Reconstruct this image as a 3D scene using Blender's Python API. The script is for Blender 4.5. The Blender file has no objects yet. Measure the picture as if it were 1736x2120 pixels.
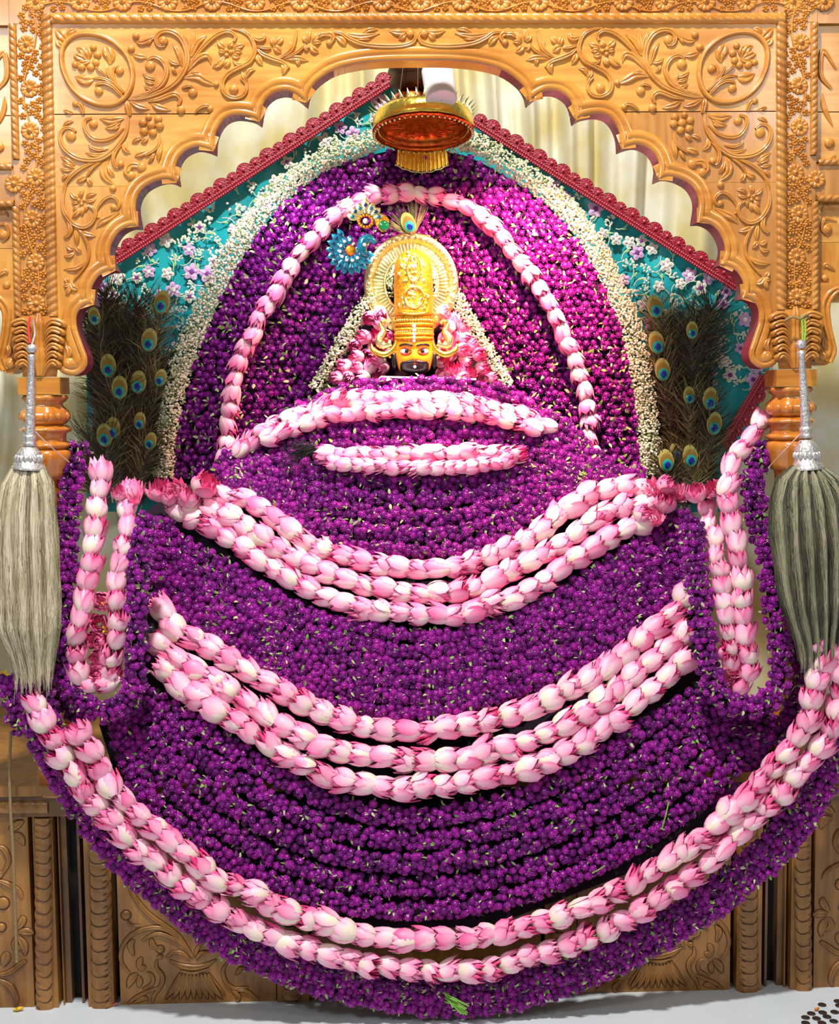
import bpy, math, random
import numpy as np
from mathutils import Vector, Matrix, Quaternion
from mathutils.geometry import tessellate_polygon
random.seed(7); RNG = np.random.default_rng(7)
SC = bpy.context.scene; COL = SC.collection
# ---------------------------------------------------------------- camera, world, lights, exposure
F, D = 2690.0, 3.2
YAW, PIT, ROL = 0.0302472, 0.08868485, -0.01093652
CAM = Vector((-0.1039, -D, 1.537))
cy, sy, cp, sp, cr, sr = math.cos(YAW), math.sin(YAW), math.cos(PIT), math.sin(PIT), math.cos(ROL), math.sin(ROL)
FW = Vector((sy*cp, cy*cp, -sp)); R0 = Vector((cy, -sy, 0)); U0 = R0.cross(FW)
RT = cr*R0 + sr*U0; UP = -sr*R0 + cr*U0
cd = bpy.data.cameras.new('camera'); cam = bpy.data.objects.new('camera', cd); COL.objects.link(cam)
cam.matrix_world = Matrix(((RT.x, UP.x, -FW.x, CAM.x), (RT.y, UP.y, -FW.y, CAM.y), (RT.z, UP.z, -FW.z, CAM.z), (0, 0, 0, 1)))
cd.sensor_fit = 'VERTICAL'; cd.sensor_height = 24; cd.lens = F/2120*24; cd.clip_start = .05
SC.camera = cam
SC.view_settings.view_transform = 'Standard'; SC.view_settings.look = 'None'
SC.view_settings.exposure = 0.0; SC.view_settings.gamma = 1; SC.view_settings.use_curve_mapping = False
SC.cycles.max_bounces = 5; SC.cycles.diffuse_bounces = 3; SC.cycles.glossy_bounces = 3
wd = bpy.data.worlds.new('world'); SC.world = wd; wd.use_nodes = True
wd.node_tree.nodes['Background'].inputs[0].default_value = (1.0, .97, .93, 1)
wd.node_tree.nodes['Background'].inputs[1].default_value = 0.22


def area(name, loc, tgt, size, power, col, sx=None):
    l = bpy.data.lights.new(name, 'AREA'); l.energy = power; l.color = col; l.size = size
    if sx: l.shape = 'RECTANGLE'; l.size_y = sx
    o = bpy.data.objects.new(name, l); COL.objects.link(o); o.location = loc
    o.rotation_euler = (Vector(tgt)-Vector(loc)).to_track_quat('-Z', 'Y').to_euler(); return o


def spot(name, loc, tgt, power, col, ang, blend=.6, rad=.03):
    l = bpy.data.lights.new(name, 'SPOT'); l.energy = power; l.color = col; l.spot_size = math.radians(ang); l.spot_blend = blend; l.shadow_soft_size = rad
    o = bpy.data.objects.new(name, l); COL.objects.link(o); o.location = loc
    o.rotation_euler = (Vector(tgt)-Vector(loc)).to_track_quat('-Z', 'Y').to_euler(); return o


area('ceiling_lamp', (-.35, -1.75, 4.9), (0, 0, 1.3), .20, 225, (1, .965, .92))
area('camera_side_fill', (1.7, -2.6, 2.9), (.2, 0, 1.2), .45, 13, (1, .92, .82))  # added fill from the camera side for evenness, not a seen lamp
area('camera_side_fill', (-1.7, -2.6, 2.9), (-.2, 0, 1.2), .45, 24, (.95, .97, 1))  # matching added fill on the left, also unseen
spot('shrine_spotlight', (.42, .14, 2.20), (.20, .52, 1.62), 120, (1, .42, .34), 88)
spot('shrine_spotlight', (.02, .10, 2.30), (-.02, .44, 1.70), 62, (1, .92, .76), 32, .5)
spot('shrine_spotlight', (-.40, .16, 2.18), (-.25, .52, 1.7), 12, (.95, .80, 1), 100)


# ---------------------------------------------------------------- projection helpers
def W(px, py, Y=0.0):
    d = float((px-868)/F)*RT - float((py-1060)/F)*UP + FW
    return CAM + d*float((Y+D)/d.y)


def S(Y=0.0): return (D+Y)/F


def zf(ox, oy, s): return lambda p: (ox+p[0]/s, oy+p[1]/s)


Z0 = lambda p: (p[0], p[1])
Z1 = zf(100, 40, 5.787); Z2 = zf(380, 40, 5.787); Z3 = zf(100, 220, 7.233); Z4 = zf(100, 380, 7.57)
Z5 = zf(0, 0, 7.07); Z6 = zf(0, 300, 4.24); Z7 = zf(620, 0, 6.677); Z8 = zf(0, 500, 3.472); Z9 = zf(230, 1840, 4.234); ZA = zf(0, 1440, 3.212)


def crom(pts, n=8, closed=False):
    P = [np.array(p, float) for p in pts]; N = len(P); out = []
    if N == 2 and not closed:
        return np.array([P[0]+(P[1]-P[0])*i/n for i in range(n+1)])
    g = (lambda i: P[i % N]) if closed else (lambda i: P[i] if 0 <= i < N else (2*P[0]-P[1] if i < 0 else 2*P[-1]-P[-2]))
    for i in range(N if closed else N-1):
        a, b, c, d = g(i-1), g(i), g(i+1), g(i+2)
        for k in range(n):
            t = k/n; out.append(.5*((2*b)+(c-a)*t+(2*a-5*b+4*c-d)*t*t+(3*b-a-3*c+d)*t**3))
    if not closed: out.append(P[-1])
    return np.array(out)


def resamp(P, n):
    P = np.asarray(P, float); s = np.r_[0, np.cumsum(np.linalg.norm(np.diff(P, axis=0), axis=1))]
    t = np.linspace(0, s[-1], n); return np.stack([np.interp(t, s, P[:, k]) for k in range(P.shape[1])], 1)


def plen(P): return float(np.linalg.norm(np.diff(P, axis=0), axis=1).sum())


# ---------------------------------------------------------------- mesh builder
class MB:
    def __init__(s): s.v = []; s.f = []; s.c = []; s.mi = []

    def add(s, v, f, c=None, mi=0):
        o = len(s.v); s.v += [tuple(map(float, p)) for p in v]; s.f += [tuple(i+o for i in q) for q in f]
        s.c += list(c) if c is not None else [(0, 0, 0)]*len(v); s.mi += [mi]*len(f)

    def grid(s, G, wrap=False, c=None, mi=0, flip=False):
        G = np.asarray(G, float); n, m = G.shape[:2]; f = []
        for i in range(n-1):
            for j in range(m if wrap else m-1):
                k = (j+1) % m; q = (i*m+j, i*m+k, (i+1)*m+k, (i+1)*m+j); f.append(q[::-1] if flip else q)
        s.add(G.reshape(-1, 3), f, None if c is None else [tuple(x) for x in np.asarray(c, float).reshape(-1, 3)], mi)

    def box(s, a, b, mi=0):
        x0, y0, z0 = a; x1, y1, z1 = b
        s.add([(x0, y0, z0), (x1, y0, z0), (x1, y1, z0), (x0, y1, z0), (x0, y0, z1), (x1, y0, z1), (x1, y1, z1), (x0, y1, z1)],
              [(0, 3, 2, 1), (4, 5, 6, 7), (0, 1, 5, 4), (1, 2, 6, 5), (2, 3, 7, 6), (3, 0, 4, 7)], None, mi)

    def lathe(s, c, prof, n=24, mod=None, mi=0, axis=None):
        # prof [(z,r)] ; mod(theta,i)->mult
        G = []
        for i, (z, r) in enumerate(prof):
            row = []
            for k in range(n):
                t = 2*math.pi*k/n; rr = r*(mod(t, i) if mod else 1); row.append((rr*math.cos(t), rr*math.sin(t), z))
            G.append(row)
        G = np.array(G)
        if axis is not None:
            q = np.array(Vector((0, 0, 1)).rotation_difference(Vector(axis)).to_matrix()); G = G @ q.T
        s.grid(G+np.array(c), wrap=True, mi=mi)

    def tube(s, P, r, n=6, mi=0, c=None):
        P = np.asarray(P, float); m = len(P); r = np.broadcast_to(np.asarray(r, float), (m,)); T = np.gradient(P, axis=0)
        T /= np.linalg.norm(T, axis=1)[:, None]+1e-12; ref = np.array([0, -1., 0.1])
        A = np.cross(T, ref); A /= np.linalg.norm(A, axis=1)[:, None]+1e-9; B = np.cross(T, A)
        th = np.linspace(0, 2*np.pi, n, endpoint=False)
        G = P[:, None]+r[:, None, None]*(A[:, None]*np.cos(th)[None, :, None]+B[:, None]*np.sin(th)[None, :, None])
        cc = None if c is None else np.broadcast_to(np.asarray(c, float)[:, None, :], G.shape)
        s.grid(G, wrap=True, mi=mi, c=cc)

    def ball(s, c, r, n=8, mi=0, sc=(1, 1, 1)):
        pr = [(-math.cos(math.pi*i/n), math.sin(math.pi*i/n)+1e-4) for i in range(n+1)]
        G = np.array([[(q*math.cos(2*math.pi*k/(2*n)), q*math.sin(2*math.pi*k/(2*n)), z) for k in range(2*n)] for z, q in pr])
        s.grid(G*r*np.array(sc)+np.array(c), wrap=True, mi=mi)

    def mesh(s, name, mats, smooth=True, flipx=False):
        me = bpy.data.meshes.new(name)
        V = s.v; FF = s.f
        if flipx: V = [(-x, y, z) for x, y, z in V]; FF = [q[::-1] for q in FF]
        me.from_pydata(V, [], FF)
        for m in (mats if isinstance(mats, (list, tuple)) else [mats]): me.materials.append(m)
        if any(s.mi): me.polygons.foreach_set('material_index', s.mi)
        if any(any(q) for q in s.c[:2000]) or any(any(q) for q in s.c[-50:]):
            at = me.attributes.new('Col', 'FLOAT_COLOR', 'POINT')
            at.data.foreach_set('color', np.c_[np.array(s.c), np.ones(len(s.c))].astype(np.float32).ravel())
        if smooth: me.polygons.foreach_set('use_smooth', [True]*len(FF))
        me.update(); return me

    def obj(s, name, mats, parent=None, smooth=True, flipx=False, off=None):
        if off is not None: s.v = [(x-off[0], y-off[1], z-off[2]) for x, y, z in s.v]
        return link(name, s.mesh(name, mats, smooth, flipx), parent)


def link(name, data, parent=None, M=None):
    o = bpy.data.objects.new(name, data); COL.objects.link(o)
    if parent: o.parent = parent
    if M is not None: o.matrix_local = M
    return o


def tag(o, label, cat, group=None, kind=None):
    o['label'] = label; o['category'] = cat
    if group: o['group'] = group
    if kind: o['kind'] = kind
    return o


def thing(name, label, cat, loc=(0, 0, 0), group=None):
    o = bpy.data.objects.new(name, None); COL.objects.link(o); o.location = loc; o.empty_display_size = .02
    return tag(o, label, cat, group)


def struct(o): o['kind'] = 'structure'; return o


def stuff(o): o['kind'] = 'stuff'; return o


# ---------------------------------------------------------------- materials
def newmat(name):
    m = bpy.data.materials.new(name); m.use_nodes = True; nt = m.node_tree; return m, nt, nt.nodes['Principled BSDF']


def lin(c):
    return tuple(((x/255/12.92) if x/255 <= .04045 else ((x/255+.055)/1.055)**2.4) for x in c)


def N(nt, t, **kw):
    n = nt.nodes.new(t)
    for k, v in kw.items(): setattr(n, k, v)
    return n


def plain(name, rgb, rough=.5, metal=0, coat=0, var=.12, scale=60, bump=0, sheen=0):
    m, nt, b = newmat(name); c = lin(rgb); L = nt.links.new
    b.inputs['Roughness'].default_value = rough; b.inputs['Metallic'].default_value = metal; b.inputs['Coat Weight'].default_value = coat
    if sheen: b.inputs['Sheen Weight'].default_value = sheen
    n = N(nt, 'ShaderNodeTexNoise'); n.inputs['Scale'].default_value = scale; n.inputs['Detail'].default_value = 3
    tc = N(nt, 'ShaderNodeTexCoord'); L(tc.outputs['Object'], n.inputs['Vector'])
    r = N(nt, 'ShaderNodeValToRGB'); r.color_ramp.elements[0].position = .3; r.color_ramp.elements[1].position = .7
    r.color_ramp.elements[0].color = tuple(x*(1-var) for x in c)+(1,); r.color_ramp.elements[1].color = tuple(min(1, x*(1+var)) for x in c)+(1,)
    L(n.outputs['Fac'], r.inputs[0]); L(r.outputs[0], b.inputs['Base Color'])
    if bump:
        bp = N(nt, 'ShaderNodeBump'); bp.inputs['Strength'].default_value = bump; bp.inputs['Distance'].default_value = .004
        L(n.outputs['Fac'], bp.inputs['Height']); L(bp.outputs[0], b.inputs['Normal'])
    return m


def wood(name, dark, light, axis=0, coat=.6, rough=.35):
    m, nt, b = newmat(name); L = nt.links.new
    tc = N(nt, 'ShaderNodeTexCoord'); mp = N(nt, 'ShaderNodeMapping'); ge = N(nt, 'ShaderNodeNewGeometry')
    sc = [14, 14, 14]; sc[axis] = 1.6; mp.inputs['Scale'].default_value = sc
    L(ge.outputs['Position'], mp.inputs['Vector'])
    n = N(nt, 'ShaderNodeTexNoise'); n.inputs['Scale'].default_value = 3.2; n.inputs['Detail'].default_value = 6; n.inputs['Distortion'].default_value = .6
    L(mp.outputs[0], n.inputs['Vector'])
    n2 = N(nt, 'ShaderNodeTexNoise'); n2.inputs['Scale'].default_value = 5; n2.inputs['Detail'].default_value = 3; L(ge.outputs['Position'], n2.inputs['Vector'])
    ad = N(nt, 'ShaderNodeMath', operation='MULTIPLY_ADD'); ad.inputs[1].default_value = .5; L(n2.outputs['Fac'], ad.inputs[0])
    mu = N(nt, 'ShaderNodeMath', operation='MULTIPLY'); mu.inputs[1].default_value = .5; L(n.outputs['Fac'], mu.inputs[0]); L(mu.outputs[0], ad.inputs[2])
    r = N(nt, 'ShaderNodeValToRGB'); e = r.color_ramp.elements; e[0].position = .36; e[1].position = .62
    e[0].color = lin(dark)+(1,); e[1].color = lin(light)+(1,)
    L(ad.outputs[0], r.inputs[0]); L(r.outputs[0], b.inputs['Base Color'])
    bp = N(nt, 'ShaderNodeBump'); bp.inputs['Strength'].default_value = .12; bp.inputs['Distance'].default_value = .003
    L(n.outputs['Fac'], bp.inputs['Height']); L(bp.outputs[0], b.inputs['Normal'])
    b.inputs['Roughness'].default_value = rough; b.inputs['Coat Weight'].default_value = coat; b.inputs['Coat Roughness'].default_value = .12
    return m


def colattr(name, stops, rough=.5, noise=0, nscale=200, objrand=0, metal=0, sss=0, trans=0):
    """colour ramp over vertex attribute Col.r (the flower's own gradient)"""
    m, nt, b = newmat(name); L = nt.links.new
    a = N(nt, 'ShaderNodeAttribute', attribute_name='Col'); sp_ = N(nt, 'ShaderNodeSeparateColor'); L(a.outputs['Color'], sp_.inputs[0])
    src = sp_.outputs[0]
    if noise:
        n = N(nt, 'ShaderNodeTexNoise'); n.inputs['Scale'].default_value = nscale; tc = N(nt, 'ShaderNodeTexCoord'); L(tc.outputs['Object'], n.inputs['Vector'])
        s1 = N(nt, 'ShaderNodeMath', operation='SUBTRACT'); s1.inputs[1].default_value = .5; L(n.outputs['Fac'], s1.inputs[0])
        ma = N(nt, 'ShaderNodeMath', operation='MULTIPLY_ADD'); ma.inputs[1].default_value = noise; L(s1.outputs[0], ma.inputs[0]); L(src, ma.inputs[2]); src = ma.outputs[0]
    if objrand:
        oi = N(nt, 'ShaderNodeObjectInfo'); s1 = N(nt, 'ShaderNodeMath', operation='SUBTRACT'); s1.inputs[1].default_value = .5; L(oi.outputs['Random'], s1.inputs[0])
        ma = N(nt, 'ShaderNodeMath', operation='MULTIPLY_ADD'); ma.inputs[1].default_value = objrand; L(s1.outputs[0], ma.inputs[0]); L(src, ma.inputs[2]); src = ma.outputs[0]
    r = N(nt, 'ShaderNodeValToRGB'); e = r.color_ramp.elements
    while len(e) < len(stops): e.new(.5)
    for i, (p, c) in enumerate(stops): e[i].position = p; e[i].color = lin(c)+(1,)
    L(src, r.inputs[0]); L(r.outputs[0], b.inputs['Base Color'])
    b.inputs['Roughness'].default_value = rough; b.inputs['Metallic'].default_value = metal
    return m


WOODU = wood('honey_wood', (178, 112, 34), (222, 162, 74), 0, coat=.3)
WOODV = wood('honey_wood_upright', (180, 112, 28), (218, 156, 62), 2, coat=.3)
WOODC = wood('carved_wood', (178, 106, 28), (216, 148, 58), 0, coat=.9, rough=.3)
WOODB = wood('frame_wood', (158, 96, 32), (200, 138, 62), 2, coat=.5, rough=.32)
WOODL = wood('plinth_wood', (120, 76, 28), (168, 116, 52), 2, coat=.25, rough=.42)
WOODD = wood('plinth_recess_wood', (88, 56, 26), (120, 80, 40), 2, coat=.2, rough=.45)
WOODO = wood('pillar_wood', (176, 96, 22), (216, 136, 44), 2, coat=1, rough=.25)
DARKBR = plain('dark_brown_line', (70, 38, 14), .6)  # dark brown of the raised strips edging carving, flutes and moulding lobes
SOFF = plain('soffit_maroon_reflection', (112, 22, 44), .45, coat=.15, scale=14, var=.4)  # wooden soffit with the cloth's maroon reflection put into its colour
SOFG = plain('soffit_gold_reflection', (235, 170, 60), .3, coat=.5, scale=14)  # top of the soffit, gold reflection put into its colour
BLACK = plain('black_gap', (8, 6, 6), .8)
GAPSHD = plain('gap_shade_dark', (26, 6, 30), .9)  # near-black, puts the shade between the flowers into the colour
TEAL = plain('teal_satin', (6, 160, 168), .4, sheen=.3, scale=9, var=.22)
CREAM = plain('cream_thread', (214, 222, 200), .6, scale=300, var=.2)
LILAC = plain('lilac_thread', (206, 172, 214), .5, scale=300, var=.25)
PLUM = plain('plum_thread', (120, 50, 130), .5)
LIME = plain('lime_thread', (150, 210, 120), .5)
LACE = plain('maroon_lace', (150, 18, 48), .35, scale=260, var=.5, bump=.5)
LACEL = plain('rose_lace_thread', (214, 104, 110), .35, scale=300, var=.3)
GOLD = plain('gold_metal', (255, 214, 96), .28, 1, scale=90, var=.15, bump=.3)
GOLDP = plain('pale_gold_metal', (255, 238, 170), .33, 1, scale=220, var=.1, bump=.4)
GOLDO = plain('antique_gold', (240, 160, 40), .35, .7, scale=150, var=.3, bump=.5)
COPPER = plain('copper_metal', (196, 96, 40), .3, 1, scale=90, var=.3, bump=.4)
BRONZE = plain('dark_bronze', (70, 48, 34), .4, .6, scale=60)
SILVER = plain('silver_metal', (214, 212, 210), .38, .75, scale=160, var=.25, bump=.7)
WHITE = plain('white_enamel', (226, 226, 232), .45, var=.02)
GREEN = plain('green_sepal', (122, 158, 74), .6, scale=200, var=.35)
GREENP = plain('pale_sepal', (172, 184, 132), .6, scale=200, var=.2)
AMBER = plain('orange_skin', (250, 150, 24), .3, coat=.4, var=.12, scale=30)
EYEW = plain('eye_white', (250, 246, 240), .2, coat=.6, var=.01)
EYEB = plain('black_paint', (2, 2, 3), .4, coat=.1)
RED = plain('red_paint', (196, 44, 30), .4)
PEARL = plain('pearl', (246, 240, 232), .2, coat=.8)
TEALG = plain('teal_enamel', (20, 130, 150), .2, .3, coat=.8, scale=80, var=.3)
NAVY = plain('navy_stone', (10, 50, 96), .1, .2, coat=1)
STEM = plain('green_stem', (120, 170, 60), .5)
THR = plain('cotton_thread', (226, 196, 186), .7)
REDTH = plain('red_thread', (190, 40, 50), .7)
TWINE = plain('jute_twine', (150, 128, 90), .9, scale=500, var=.4, bump=.6)
COIN = plain('dark_coin', (62, 50, 44), .4, .3)
YEL = plain('yellow_petal', (245, 205, 50), .5)
FLOORM = plain('white_floor_paint', (206, 214, 220), .35, scale=5, var=.03)
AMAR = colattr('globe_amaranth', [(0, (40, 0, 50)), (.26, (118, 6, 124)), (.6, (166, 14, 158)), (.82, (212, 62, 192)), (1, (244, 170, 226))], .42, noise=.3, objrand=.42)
LOTUS = colattr('lotus_petal', [(0, (244, 226, 206)), (.10, (254, 214, 222)), (.34, (253, 172, 204)), (.66, (248, 112, 170)), (1, (230, 46, 122))], .45, noise=.22, nscale=70, objrand=.42)
LOTUSD = colattr('deep_lotus_petal', [(0, (253, 200, 214)), (.35, (250, 150, 190)), (.8, (246, 104, 164)), (1, (228, 56, 124))], .45, noise=.2, nscale=70, objrand=.15)
GYP = colattr('gypsophila', [(0, (120, 140, 74)), (.5, (196, 200, 156)), (1, (234, 234, 206))], .6, noise=.1)
FEATH = colattr('peacock_barb', [(0, (14, 10, 8)), (.4, (48, 42, 26)), (.65, (74, 58, 40)), (.85, (104, 98, 54)), (1, (158, 146, 92))], .4, noise=.35, nscale=18)
EYEO = plain('feather_eye_olive', (168, 170, 96), .4, scale=60); EYEG = plain('feather_eye_bronze', (150, 130, 60), .35, .3)
EYET = plain('feather_eye_turquoise', (20, 176, 160), .3, .3, coat=.4); EYEN = plain('feather_eye_blue', (16, 44, 140), .3, .2, coat=.4)
FSH = plain('feather_shaft', (196, 184, 164), .5)
HAIRL = colattr('yak_hair', [(0, (92, 80, 54)), (.5, (182, 170, 136)), (1, (226, 216, 190))], .6, noise=.5, nscale=14)
HAIRR = colattr('grey_yak_hair', [(0, (44, 42, 34)), (.5, (112, 108, 84)), (1, (170, 164, 134))], .6, noise=.5, nscale=14)


def satin(name):
    m, nt, b = newmat(name); L = nt.links.new; ge = N(nt, 'ShaderNodeNewGeometry')
    n = N(nt, 'ShaderNodeTexNoise'); n.inputs['Scale'].default_value = 5; n.inputs['Detail'].default_value = 4; L(ge.outputs['Position'], n.inputs['Vector'])
    r = N(nt, 'ShaderNodeValToRGB'); e = r.color_ramp.elements; e[0].position = .4; e[1].position = .65
    e[0].color = lin((206, 192, 134))+(1,); e[1].color = lin((226, 226, 208))+(1,)
    L(n.outputs['Fac'], r.inputs[0]); L(r.outputs[0], b.inputs['Base Color']); b.inputs['Roughness'].default_value = .32; b.inputs['Sheen Weight'].default_value = .2
    return m


CURT = satin('cream_satin')


# ---------------------------------------------------------------- relief carving on a plane
def off2(P):
    T = np.gradient(P, axis=0); T /= np.linalg.norm(T, axis=1)[:, None]+1e-9
    return np.stack([-T[:, 1], T[:, 0]], 1)


def plane_pts(pts, z, y):
    out = []
    for p in pts:
        q = W(*z(p), y); out.append((q.x, q.z))
    return np.array(out)


PROF = {'dome': ([-1, -.85, -.5, 0, .5, .85, 1], [-.15, .5, .86, 1, .86, .5, -.15]),
        'groove': ([-1, -.88, -.55, -.12, 0, .12, .55, .88, 1], [-.15, .55, .95, .85, .5, .85, .95, .55, -.15]),
        'flat': ([-1, -.9, -.6, .6, .9, 1], [-.1, .7, 1, 1, .7, -.1])}


def stroke(mb, pts, w, h, z=Z0, y=0.0, wt=None, prof='dome', closed=False, n=6):
    """tapering relief ribbon: pts in picture px on plane y, w half... widths in px"""
    P2 = plane_pts(crom(pts, n, closed), z, y); m = len(P2)
    t = np.linspace(0, 1, m); ws = np.interp(t, np.linspace(0, 1, len(wt)), wt) if wt else np.ones(m)
    us, hs = PROF[prof]; us = np.array(us); hs = np.array(hs); sc = S(y)
    if closed: P2 = np.vstack([P2, P2[:1]]); ws = np.r_[ws, ws[0]]
    Nn = off2(P2)
    if closed: Nn[0] = Nn[-1] = (Nn[0]+Nn[-1])/2
    G = np.zeros((len(P2), len(us), 3)); hw = w*sc/2*ws; hh = h*sc*np.clip(ws, .35, 1)
    G[:, :, 0] = P2[:, None, 0]+Nn[:, None, 0]*us*hw[:, None]; G[:, :, 2] = P2[:, None, 1]+Nn[:, None, 1]*us*hw[:, None]
    G[:, :, 1] = y-hh[:, None]*hs
    mb.grid(G)


LEAFW = [.25, .75, 1, .95, .7, .05]


def leaf(mb, pts, w, h, z=Z0, y=0.0): stroke(mb, pts, w, h, z, y, LEAFW, 'groove')


def bead(mb, p, r, h=None, z=Z0, y=0.0, rings=5, n=14):
    q = W(*z(p), y); s = S(y); h = h or r
    G = [[(q.x+r*s*math.cos(a*math.pi/2/rings)*math.cos(2*math.pi*k/n), y-h*s*math.sin(a*math.pi/2/rings), q.z+r*s*math.cos(a*math.pi/2/rings)*math.sin(2*math.pi*k/n)) for k in range(n)] for a in range(rings+1)]
    mb.grid(G, wrap=True)


def rosette(mb, p, r, h, petals=11, y=0.0, z=Z0):
    c = z(p)
    for k in range(petals):
        a = 2*math.pi*k/petals+.2
        P = [(c[0]+r*q*math.cos(a), c[1]+r*q*math.sin(a)) for q in (.3, .6, .85, 1.0)]
        stroke(mb, P, r*2.2*math.pi/petals, h*.75, Z0, y, [.55, .8, 1, .9, .45], 'dome', n=2)
    bead(mb, c, r*.38, h*1.15, Z0, y, 3, 12); bead(mb, c, r*.16, h*1.5, Z0, y, 2, 8)


def floret(mb, p, r, h, y=0.0):
    for k in range(5):
        a = 2*math.pi*k/5+p[0]; bead(mb, (p[0]+r*.62*math.cos(a), p[1]+r*.62*math.sin(a)), r*.42, h, Z0, y, 2, 7)
    bead(mb, p, r*.3, h*1.25, Z0, y, 2, 6)


def rope(mb, a, b, width, pitch, y=0.0, h=None, tw=.9, depth=.42, per=8):
    """carved rope moulding between picture points"""
    A, B = W(*a, y), W(*b, y); Lw = (B-A).length; T = (B-A)/Lw; Nn = Vector((-T.z, 0, T.x)); s = S(y); w = width*s/2; h = (h or width*.5)*s
    n = int(Lw/(pitch*s)*per); us = np.linspace(-1, 1, 9); G = []
    for i in range(n+1):
        q = A+T*(Lw*i/n); row = []
        for u in us:
            ph = (Lw*i/n)/(pitch*s)+u*tw*.5; g = abs(math.sin(math.pi*ph))**.45; edge = .86+.14*g if abs(u) > .9 else 1
            hh = h*(math.sqrt(max(0, 1-u*u))*.9+.05)*(1-depth+depth*g)
            row.append((q.x+Nn.x*u*w*edge, y-hh if abs(u) < 1 else y+.001, q.z+Nn.z*u*w*edge))
        G.append(row)
    mb.grid(G)


# ---------------------------------------------------------------- arch panel
OPEN = [[(864, 126), (800, 127), (740, 133), (690, 146), (655, 170), (640, 192), (635, 214)],
        [(635, 214), (612, 196), (590, 189), (565, 195), (546, 215), (538, 253)],
        [(538, 253), (520, 243), (487, 239), (462, 250), (446, 280), (443, 314)],
        [(443, 314), (424, 307), (403, 305), (378, 318), (364, 345), (367, 379)],
        [(367, 379), (345, 372), (318, 378), (293, 395), (281, 425), (287, 469)],
        [(287, 469), (266, 470), (245, 483), (230, 510), (229, 535), (241, 560)],
        [(241, 560), (222, 562), (203, 574), (191, 595), (190, 612), (196, 631)],
        [(196, 631), (182, 630), (168, 638), (159, 655), (160, 680), (172, 715), (181, 742), (178, 762), (165, 774), (150, 778), (132, 774), (122, 765)]]
half = []
for sgm in OPEN:
    P = plane_pts(crom(sgm, 4), Z0, 0); half += [tuple(p) for p in P[(0 if not half else 1):]]
half[0] = (0.0, half[0][1])
left_outer = [tuple(p) for p in plane_pts([(121, 765), (106, 44)], Z0, 0)]
ztop = left_outer[1][1]; xl = left_outer[0][0]-.004
poly = [(xl, half[-1][1]), (xl, ztop), (-xl, ztop), (-xl, half[-1][1])] + [(-x, z) for x, z in half[::-1]] + half[1:]


def clip(poly, z0, above):
    out = []; n = len(poly); ins = (lambda p: p[1] >= z0) if above else (lambda p: p[1] <= z0)
    for i in range(n):
        a, b = poly[i], poly[(i+1) % n]
        if ins(a): out.append(a)
        if ins(a) != ins(b):
            t = (z0-a[1])/(b[1]-a[1]); out.append((a[0]+(b[0]-a[0])*t, z0))
    return out


arch = thing('carved_arch', 'honey coloured carved wooden arch with scalloped opening and scrollwork spandrels', 'arch', (0, 0, 0))
TH = .066


def slab(poly, name, parent, mat, y0=0, y1=TH, soff=True):
    mb = MB(); n = len(poly); tr = tessellate_polygon([[Vector((x, z, 0)) for x, z in poly]])
    fr = [(x, y0, z) for x, z in poly]; bk = [(x, y1, z) for x, z in poly]

    def orient(t):
        a, b, c = [poly[i] for i in t]; return t if (b[0]-a[0])*(c[1]-a[1])-(b[1]-a[1])*(c[0]-a[0]) > 0 else t[::-1]
    T = [orient(t) for t in tr]
    mb.add(fr, T); mb.add(bk, [t[::-1] for t in T])
    V = []; Fs = []; mi = []
    for i in range(n):
        j = (i+1) % n; o = len(V); V += [fr[i], fr[j], bk[j], bk[i]]; Fs.append((o, o+1, o+2, o+3))
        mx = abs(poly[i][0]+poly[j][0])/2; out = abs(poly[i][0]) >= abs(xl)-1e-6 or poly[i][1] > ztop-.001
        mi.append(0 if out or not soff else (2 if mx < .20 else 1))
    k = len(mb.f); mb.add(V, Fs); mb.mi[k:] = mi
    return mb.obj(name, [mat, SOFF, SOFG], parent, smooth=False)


zc1 = W(300, 236, 0).z; zc2 = W(300, 385, 0).z
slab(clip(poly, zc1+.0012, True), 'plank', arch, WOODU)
hpoly = [(xl, half[-1][1]), (xl, ztop), (0.0, ztop)]+half
for s_ in (-1, 1):
    hp = hpoly if s_ < 0 else [(-x, z) for x, z in hpoly][::-1]
    mid = clip(clip(hp, zc1-.0012, False), zc2+.0003, True); low = clip(hp, zc2-.0003, False)
    slab(mid, 'plank', arch, WOODU if s_ < 0 else WOODB); slab(low, 'plank', arch, WOODV if s_ < 0 else WOODB)  # right planks take the darker wood; that side's dimmer light put into colour
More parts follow.
